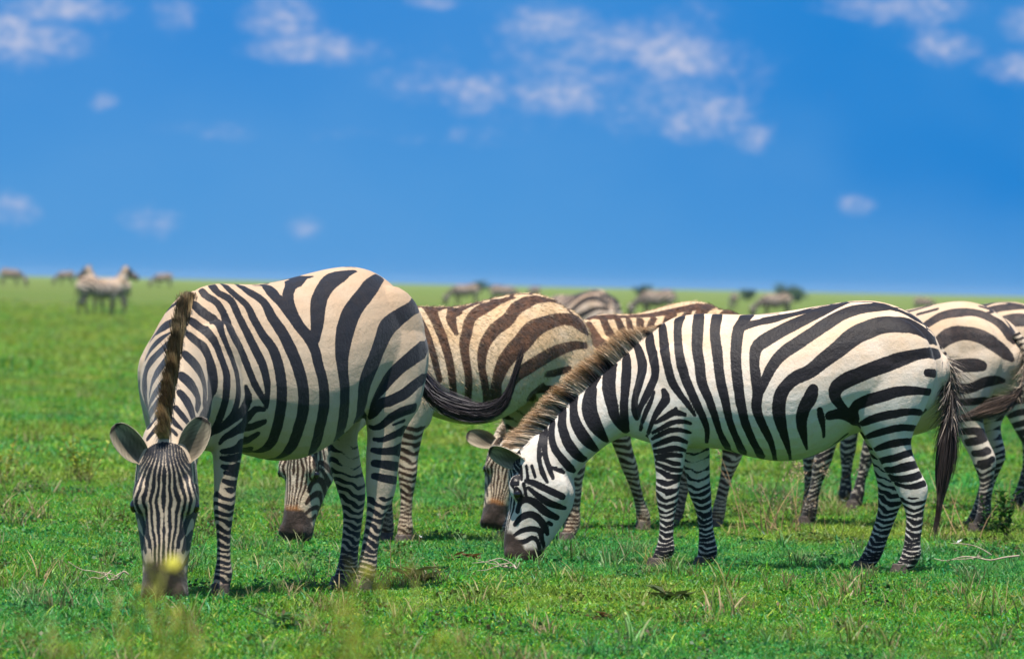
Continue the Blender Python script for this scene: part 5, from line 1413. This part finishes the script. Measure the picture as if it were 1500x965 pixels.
zebra_at('middle', 'brown zebra half hidden behind the profile zebra, dark-muzzled face showing left of it', dict(T=mid_T, H=HSET), 'brown', .0095,
         mane=MANE_B, group='grazing zebras', seed=21, fur=(16000, ((.55, .42, .25), (.09, .042, .020))),
         ears=dict(l=((-.35, .2, .9), (-.1, .9, .2)), r=((-.10, .15, .95), (-.2, .8, .2))),
         tail=dict(path=[(-.63, 0, 1.06), (-.70, 0, .96), (-.70, 0, .80), (-.69, 0, .6)], count=700))
back_T = MARKS['back_T'] + [S for S in MARKS['right_T'] if S[:, 0].min() > -.15]
zebra_at('back', 'zebra seen from behind at the right edge, flicking its tail to the left', dict(T=back_T, H=HSET), 'grey', .0095,
         mane=MANE_B, group='grazing zebras', seed=33,
         tail=dict(path=[(-.645, 0, 1.10), (-.71, .0, 1.02), (-.725, .02, .88), (-.715, .08, .78), (-.69, .22, .71), (-.64, .36, .67), (-.58, .47, .64)],
                   count=2200, tuft_from=.40, fringe=.25, hair=.30, spread=.045, cols=((.010, .009, .010), (.10, .065, .045)), dockcol=(.55, .45, .34)))
zebra_at('hidden', 'zebra mostly hidden behind the tail-flicking one at the right edge, tan back showing', dict(T=MARKS['right_T'], H=HSET), 'grey', .014,
         mane=MANE_B, group='grazing zebras', seed=41,
         tail=dict(path=[(-.63, 0, 1.09), (-.70, 0, 1.0), (-.71, 0, .85), (-.70, 0, .60)], count=400))


# ------------------------------------------------------------------ the distant herd
def far_proto(spec, seed, coat='far'):
    return zebra('zebra', (0, 0), 0, spec, dict(T=MARKS['right_T'], H=HSET), coat, .019, 'x', mane=dict(MANE_B, count=500), group='zebras grazing far out on the plain',
                 tail=dict(path=[(-.63, 0, 1.09), (-.70, 0, 1.0), (-.71, 0, .85), (-.69, 0, .60)], count=120), seed=seed, detail=False, smooth_it=2)


def copy_tree(o, parent=None):
    c = o.copy(); col.objects.link(c); c.parent = parent
    for ch in [q for q in bpy.data.objects if q.parent == o]:
        copy_tree(ch, c)
    return c


def px_ground(px, d):
    """a point of the plain in the compass direction of an image column, at a distance"""
    x = (px - 750) / 10417.0 * d
    return x, d, terrain(x, d)


proto_graze = far_proto(default_spec(1.0), 60)
proto_stand = far_proto(spec_standing(1.03), 61)
FAR = [  # column, distance, heading, kind, label
    (140, 236, 20, 's', 'distant standing zebra with raised head, left one of the pair on the plain'),
    (164, 241, 150, 's', 'distant standing zebra with raised head, right one of the pair on the plain'),
    (12, 520, 10, 'g', 'tiny blurred zebra on the horizon at the far left edge'),
    (97, 640, 200, 'g', 'tiny blurred zebra on the horizon just left of the standing pair'),
    (240, 620, 185, 'g', 'tiny blurred zebra on the horizon right of the standing pair'),
    (684, 400, 175, 'g', 'blurred zebra on the horizon above the brown back, left of two'),
    (733, 430, 5, 'g', 'blurred zebra on the horizon above the brown back, right of two'),
    (782, 560, 120, 'g', 'faint small zebra on the horizon above the highest part of the brown rump'),
    (852, 92, 128, 'g', 'blurred zebra with bold stripes grazing just behind the brown rump'),
    (966, 300, 172, 'g', 'blurred pale zebra grazing on the plain in the middle distance above the middle zebra'),
    (1074, 520, 100, 'g', 'faint little zebra far off above the profile zebra\'s shoulder'),
    (1139, 340, 190, 'g', 'blurred grey zebra far off above the profile zebra\'s back'),
    (1350, 560, 10, 'g', 'faint little zebra far off above the gap between the two right rumps'),
]
first = {'g': proto_graze, 's': proto_stand}
for px, d, hd, kind, lab in FAR:
    src = proto_graze if kind == 'g' else proto_stand
    if first.get(kind) is not None:
        o = src; first[kind] = None
    else:
        o = copy_tree(src)
    o.location = px_ground(px, d)
    o.rotation_euler = (0, 0, R_(hd))
    o['label'] = lab


# ------------------------------------------------------------------ bushes on the horizon
M_LEAF = tint_material('leaf', 0.5, 0.3, 0.25)
M_BARK = plain_material('bark', (.09, .065, .045), .9, .1, (.05, .035, .025), 8, .4)


def far_tree(px, d, w, h, label, seed):
    rs = np.random.RandomState(seed)
    root = bpy.data.objects.new('tree', None); col.objects.link(root)
    root.location = px_ground(px, d)
    tag(root, label, 'tree', 'trees on the horizon')
    sh = Shell()
    secs = lambda a, b, r0, r1: [(a[0] + r0, a[1], a[2], a[0] - r0, a[1], a[2], r0, 0), (b[0] + r1, b[1], b[2], b[0] - r1, b[1], b[2], r1, 0)]
    sh.loft(secs((0, 0, -.1), (.1, 0, h * .5), .16, .10), n=8, sub=2)
    for k in range(5):
        a = k * 1.3
        sh.loft(secs((.1, 0, h * .35), (math.cos(a) * w * .3, math.sin(a) * w * .3, h * .75), .08, .03), n=6, sub=2)
    mesh_obj('trunk', sh.v, sh.f, M_BARK, root)
    n = 1500
    cl = rs.normal(size=(22, 3)) * np.array([w * .24, w * .24, h * .17]) + np.array([0, 0, h * .5])
    P = cl[rs.randint(0, 22, n)] + rs.normal(size=(n, 3)) * np.array([w * .07, w * .07, h * .07])
    V, Fc, Cc = [], [], []
    for i in range(n):
        q = rs.normal(size=(3,)); q /= np.linalg.norm(q); r = np.cross(q, rs.normal(size=3)); r /= np.linalg.norm(r)
        s_ = .11
        b = len(V)
        V += [P[i] - q * s_, P[i] + r * s_ * .6, P[i] + q * s_, P[i] - r * s_ * .6]
        Fc.append((b, b + 1, b + 2, b + 3))
        c = np.array([.07, .13, .08]) * rs.uniform(.6, 1.5)
        Cc += [[*c, 1]] * 4
    mesh_obj('crown', V, Fc, M_LEAF, root, False, None, Cc)


far_tree(1150, 900, 4.2, 2.5, 'broad dark tree on the horizon to the right, widest of the row', 1)
far_tree(1168, 960, 2.6, 2.3, 'dark round tree touching the widest tree on the horizon', 2)
far_tree(1095, 1000, 1.9, 1.9, 'small dark bush-like tree on the horizon left of the widest one', 3)
far_tree(940, 950, 1.9, 2.0, 'lone dark tree on the horizon above the middle zebra', 4)
far_tree(703, 1050, 3.4, 1.7, 'low dark tree on the horizon above the brown back', 5)


# ------------------------------------------------------------------ plants among the zebras
def leaf_plant(px, d, h, nst, label, seed, leafc=(.035, .10, .02), leaf=.03, spread=.10, name='weed', cat='plant', flat=False, group=None):
    rs = np.random.RandomState(seed)
    root = bpy.data.objects.new(name, None); col.objects.link(root)
    root.location = px_ground(px, d)
    tag(root, label, cat, group)
    sh = Shell(); V, Fc, Cc = [], [], []
    for k in range(nst):
        a = rs.uniform(0, 6.283)
        top = np.array([math.cos(a) * spread * rs.uniform(.3, 1), math.sin(a) * spread * rs.uniform(.3, 1), h * rs.uniform(.6, 1)])
        b0 = np.array([math.cos(a) * .01, math.sin(a) * .01, -.01])
        m = (b0 + top) / 2 + rs.normal(size=3) * .01
        pts = catmull([b0, m, top], 3)
        sh.loft([tuple(p + [.0018, 0, 0]) + tuple(p - [.0018, 0, 0]) + (.0018, 0) for p in pts], n=5, sub=1)
        nl = max(int(7 * h / .2), 4)
        for j in range(nl):
            t = .2 + .8 * j / nl
            p = b0 + (m - b0) * min(t * 2, 1) + (top - m) * max(t * 2 - 1, 0)
            a2 = rs.uniform(0, 6.283)
            dr = np.array([math.cos(a2), math.sin(a2), rs.uniform(-.1, .9) if not flat else rs.uniform(.0, .45)]); dr /= np.linalg.norm(dr)
            sd = np.cross(dr, [0, 0, 1]); sd /= np.linalg.norm(sd)
            up = np.cross(sd, dr)
            L_ = leaf * rs.uniform(.6, 1.2); W_ = L_ * .28
            b = len(V)
            V += [p, p + dr * L_ * .45 + sd * W_ + up * .1 * L_, p + dr * L_, p + dr * L_ * .45 - sd * W_ + up * .1 * L_, p + dr * L_ * .5 - up * .03 * L_]
            Fc += [(b, b + 1, b + 4), (b + 1, b + 2, b + 4), (b + 2, b + 3, b + 4), (b + 3, b, b + 4)]
            c = np.array(leafc) * rs.uniform(.6, 1.6)
            Cc += [[*c, 1]] * 5
    mesh_obj('stem', sh.v, sh.f, M_STEM, root)
    mesh_obj('foliage', V, Fc, M_LEAF, root, False, None, Cc)
    return root


M_STEM = plain_material('dry_stem', (.20, .13, .07), .8, .2, (.11, .09, .03), 20)
M_STRAW = tint_material('straw', .7, .2, .2)
leaf_plant(128, 45, .40, 9, 'leafy yellow-green weed behind the head-on zebra on the left', 1, leafc=(.24, .28, .03), spread=.20, leaf=.045)
leaf_plant(8, 44, .40, 9, 'leafy yellow-green weed at the left edge of the photo', 2, leafc=(.26, .28, .03), spread=.20, leaf=.045)
leaf_plant(1483, 38.0, .34, 7, 'tall leafy weed beside the rear leg of the zebra at the right edge', 3, leafc=(.02, .085, .015), leaf=.06)
leaf_plant(1462, 38.6, .24, 5, 'small leafy weed left of the tall one at the right edge', 4, leafc=(.02, .085, .015), leaf=.05)
leaf_plant(618, 31.2, .07, 7, 'low broad-leaved plant with folded olive leaves in the grass between the two front zebras', 5, leafc=(.07, .08, .025), leaf=.11, flat=True, spread=.12)
leaf_plant(985, 29.9, .055, 6, 'low plant with dark round leaves in the grass below the profile zebra\'s forefeet', 6, leafc=(.05, .075, .02), leaf=.10, flat=True, spread=.09)
leaf_plant(690, 33.5, .05, 4, 'low reddish-leaved plant in the grass in front of the grazing profile head', 7, leafc=(.11, .06, .02), leaf=.07, flat=True, spread=.09)
leaf_plant(430, 26.7, .07, 5, 'low dark weed in the foreground grass below the head-on zebra\'s belly', 8, leafc=(.03, .08, .02), leaf=.07, flat=True, spread=.15)
leaf_plant(880, 28.2, .04, 3, 'low weed with russet leaves in the foreground grass, bottom middle', 9, leafc=(.12, .07, .02), leaf=.06, flat=True, spread=.10)


def dry_grass(px, d, h, n, spread, label, seed, heads=True, lean=(.0, 0)):
    rs = np.random.RandomState(seed)
    roots = np.stack([rs.normal(0, spread * .35, n), rs.normal(0, spread * .35, n), np.full(n, -.01)], 1)
    dirs = np.stack([rs.normal(lean[0], .28, n), rs.normal(lean[1], .28, n), np.ones(n)], 1)
    dirs /= np.linalg.norm(dirs, axis=1)[:, None]
    c = np.array([[.36, .23, .12]]) * rs.uniform(.5, 1.4, n)[:, None]
    root = bpy.data.objects.new('dry_grass_clump', None); col.objects.link(root)
    root.location = px_ground(px, d)
    tag(root, label, 'dry grass', 'dry grass clumps')
    ln = h * rs.uniform(.5, 1.05, n)
    bend = np.stack([rs.normal(.03, .05, n), rs.normal(0, .04, n), -rs.uniform(0, .05, n)], 1) * h / .4
    for q in range(n):
        sl = slice(q, q + 1)
        st = ribbons('stalk', roots[sl], dirs[sl], ln[sl], np.full(1, .0062), c[sl], c[sl] * 1.1, M_STRAW, root, bend[sl], seed + q)
        if heads:
            tip = roots[q] + dirs[q] * ln[q] + bend[q]
            k = 16
            rr = tip[None] + rs.normal(0, .006, (k, 3)) - dirs[q][None] * rs.uniform(0, .07, k)[:, None]
            dd = dirs[q][None] + rs.normal(0, .7, (k, 3)); dd /= np.linalg.norm(dd, axis=1)[:, None]
            cc = np.array([[.42, .30, .20]]) * rs.uniform(.5, 1.3, k)[:, None]
            ribbons('seed_head', rr, dd, rs.uniform(.010, .022, k), np.full(k, .006), cc, cc, M_STRAW, st, np.zeros((k, 3)), seed + q, 2)


dry_grass(1150, 38.6, .46, 30, .26, 'clump of dry brown seeding grass under the profile zebra\'s belly', 1, True, (-.12, 0))
dry_grass(1182, 38.0, .30, 12, .24, 'short dry stalks right of the seeding clump under the profile zebra\'s belly', 2, False)
dry_grass(915, 37.0, .44, 5, .30, 'few thin straw stalks in front of the slanting foreleg', 3, False, (-.3, 0))
dry_grass(1425, 38.0, .48, 8, .26, 'thin dry stalks behind the profile zebra\'s tail', 4, False, (-.25, 0))
dry_grass(45, 29.8, .20, 8, .40, 'scattered short dry stalks in the grass at the left edge', 5, False)
dry_grass(575, 31.5, .22, 5, .30, 'few thin dry stalks beside the head-on zebra\'s hind hoof', 6, False)


def twig(px0, px1, d, label, seed):
    rs = np.random.RandomState(seed)
    x0, y0, _ = px_ground(px0, d); x1 = px_ground(px1, d)[0]
    sh = Shell()
    L_ = x1 - x0
    def br(a, b, r, k=5):
        P = [a + (b - a) * t + np.array([0, rs.normal(0, .01), rs.normal(0, .010)]) for t in np.linspace(0, 1, k)]
        P = catmull(P, 3)
        sh.loft([tuple(p + [0, 0, r * (1 - .6 * i / len(P))]) + tuple(p - [0, 0, r * (1 - .6 * i / len(P))]) + (r * (1 - .6 * i / len(P)), 0) for i, p in enumerate(P)], n=6, sub=1)
    br(np.array([L_, 0, .07]), np.array([0, .1, .045]), .0055, 7)
    for k in range(4):
        t = rs.uniform(.2, .8)
        br(np.array([L_ * t, .05, .06]), np.array([L_ * t - rs.uniform(.05, .2), .05 + rs.normal(0, .05), rs.uniform(.0, .14)]), .003, 4)
    o = mesh_obj('fallen_twig', sh.v, sh.f, plain_material('bleached_wood', (.46, .38, .30), .8, .2, (.30, .24, .18), 30))
    o.location = (x0, y0, .0)
    tag(o, label, 'twig', 'fallen twigs')


twig(1375, 1500, 34.3, 'long bleached twig lying in the grass at the right edge', 1)
twig(150, 196, 29.9, 'thin bleached twig in the grass left of the head-on zebra\'s face', 2)
twig(745, 768, 31.9, 'short white twig in the grass under the profile zebra\'s mouth', 3)


def flower_spots():
    """little white blooms dotted in the grass"""
    rs = np.random.RandomState(5)
    M = plain_material('white_petal', (.75, .75, .78), .6, .3)
    base = None
    spots = [(622, 35.4, 'white bloom in the grass right of the rear hooves of the brown zebra'), (610, 45, 'white bloom in the grass right of the head-on zebra\'s hind legs'), (1124, 37.0, 'white bloom at the foot of the seeding grass clump'),
             (280, 45, 'white bloom in the grass just right of the head-on face'), (1412, 36.3, 'white bloom left of the rear leg at the right edge'), (1240, 43, 'white bloom between the profile zebra\'s hind legs'), (815, 50, 'tiny white bloom above the dark-muzzled face')]
    for i, (px, d, lab) in enumerate(spots):
        if base is None:
            V, Fc = [(0, 0, .0)], []
            for k in range(7):
                a = k * .897
                b = len(V)
                V += [(math.cos(a - .3) * .012, math.sin(a - .3) * .012, .006), (math.cos(a) * .024, math.sin(a) * .024, .004 + .004 * (k % 2)), (math.cos(a + .3) * .012, math.sin(a + .3) * .012, .006)]
                Fc.append((0, b, b + 1, b + 2))
            o = mesh_obj('white_flower', V, Fc, M, None, False)
            base = o
        else:
            o = base.copy(); col.objects.link(o)
        x, y, z = px_ground(px, d)
        o.location = (x, y, z + .055)
        o.rotation_euler = (rs.uniform(.3, .9), rs.uniform(-.3, .3), rs.uniform(0, 6))
        tag(o, lab, 'flower', 'white flowers in the grass')


flower_spots()


def yellow_stalk(px, d, z, label, seed, size=.018):
    """tall yellow wild flower close to the camera, far out of focus"""
    rs = np.random.RandomState(seed)
    root = bpy.data.objects.new('yellow_flower', None); col.objects.link(root)
    x, y, _ = px_ground(px, d)
    root.location = (x, y, 0)
    tag(root, label, 'flower', 'tall yellow flowers close to the camera')
    sh = Shell()
    top = np.array([rs.normal(0, .01), 0, z])
    P = catmull([np.array([rs.normal(0, .06), rs.normal(0, .05), 0]), np.array([rs.normal(0, .03), 0, z * .5]), top], 5)
    sh.loft([tuple(p + [.0012, 0, 0]) + tuple(p - [.0012, 0, 0]) + (.0012, 0) for p in P], n=5, sub=1)
    mesh_obj('stem', sh.v, sh.f, M_GSTEM, root)
    V, Fc = [], []
    for k in range(9):
        a = k * 2.4
        el = rs.uniform(-.2, 1.2)
        dr = np.array([math.cos(a) * math.cos(el), math.sin(a) * math.cos(el), math.sin(el)])
        sd = np.cross(dr, [0, 0, 1.0]) + 1e-4; sd /= np.linalg.norm(sd)
        s_ = size * rs.uniform(.7, 1.1)
        b = len(V)
        V += [top, top + dr * s_ * .6 + sd * s_ * .3, top + dr * s_, top + dr * s_ * .6 - sd * s_ * .3]
        Fc.append((b, b + 1, b + 2, b + 3))
    mesh_obj('petals', V, Fc, M_YEL, root, False)
    veil_leaves(root, z, seed + 50)


def veil_leaves(root, z, seed):
    rs = np.random.RandomState(seed)
    V, Fc, Cc = [], [], []
    for k in range(34):
        hgt = z * rs.uniform(.78, 1.02)
        p = np.array([rs.normal(0, .030), rs.normal(0, .04), hgt])
        dr = np.array([rs.normal(0, .5), rs.normal(0, .5), 1]); dr /= np.linalg.norm(dr)
        sd = np.cross(dr, [0, 1, 0.]); sd /= np.linalg.norm(sd)
        b = len(V); L_ = rs.uniform(.02, .06)
        V += [p - dr * L_, p + sd * .002, p + dr * L_, p - sd * .002]
        Fc.append((b, b + 1, b + 2, b + 3)); Cc += [[.26, .27, .03, 1]] * 4
    mesh_obj('foliage', V, Fc, M_LEAF, root, False, None, Cc)


M_YEL = plain_material('yellow_petal', (.40, .38, .04), .6, .2)
M_GSTEM = plain_material('green_stem', (.09, .13, .03), .7, .2)


def zat(py, px, d):
    return EYE - (py - 417 - (px - 750) * .0206) / 10417.0 * d


k = 0
for px, py, d, sz, lab in [(248, 835, 12.0, .032, 'tall yellow flower out of focus in front of the head-on zebra\'s muzzle'),
                           (547, 842, 12.5, .022, 'tall yellow flower out of focus in front of the head-on zebra\'s hind hoof'),
                           (98, 918, 11.5, .016, 'yellow flower out of focus near the bottom left corner'),
                           (652, 938, 11.5, .016, 'yellow flower out of focus at the bottom, left of the middle'),
                           (205, 862, 16.0, .016, 'small yellow flower in front of the head-on zebra\'s nostril'),
                           (270, 900, 12.8, .012, 'faint yellow-green flower below the head-on zebra\'s muzzle'),
                           (500, 900, 12.2, .012, 'faint yellow-green flower in the foreground below the head-on zebra\'s belly')]:
    k += 1
    yellow_stalk(px, d, zat(py, px, d), lab, k, sz)
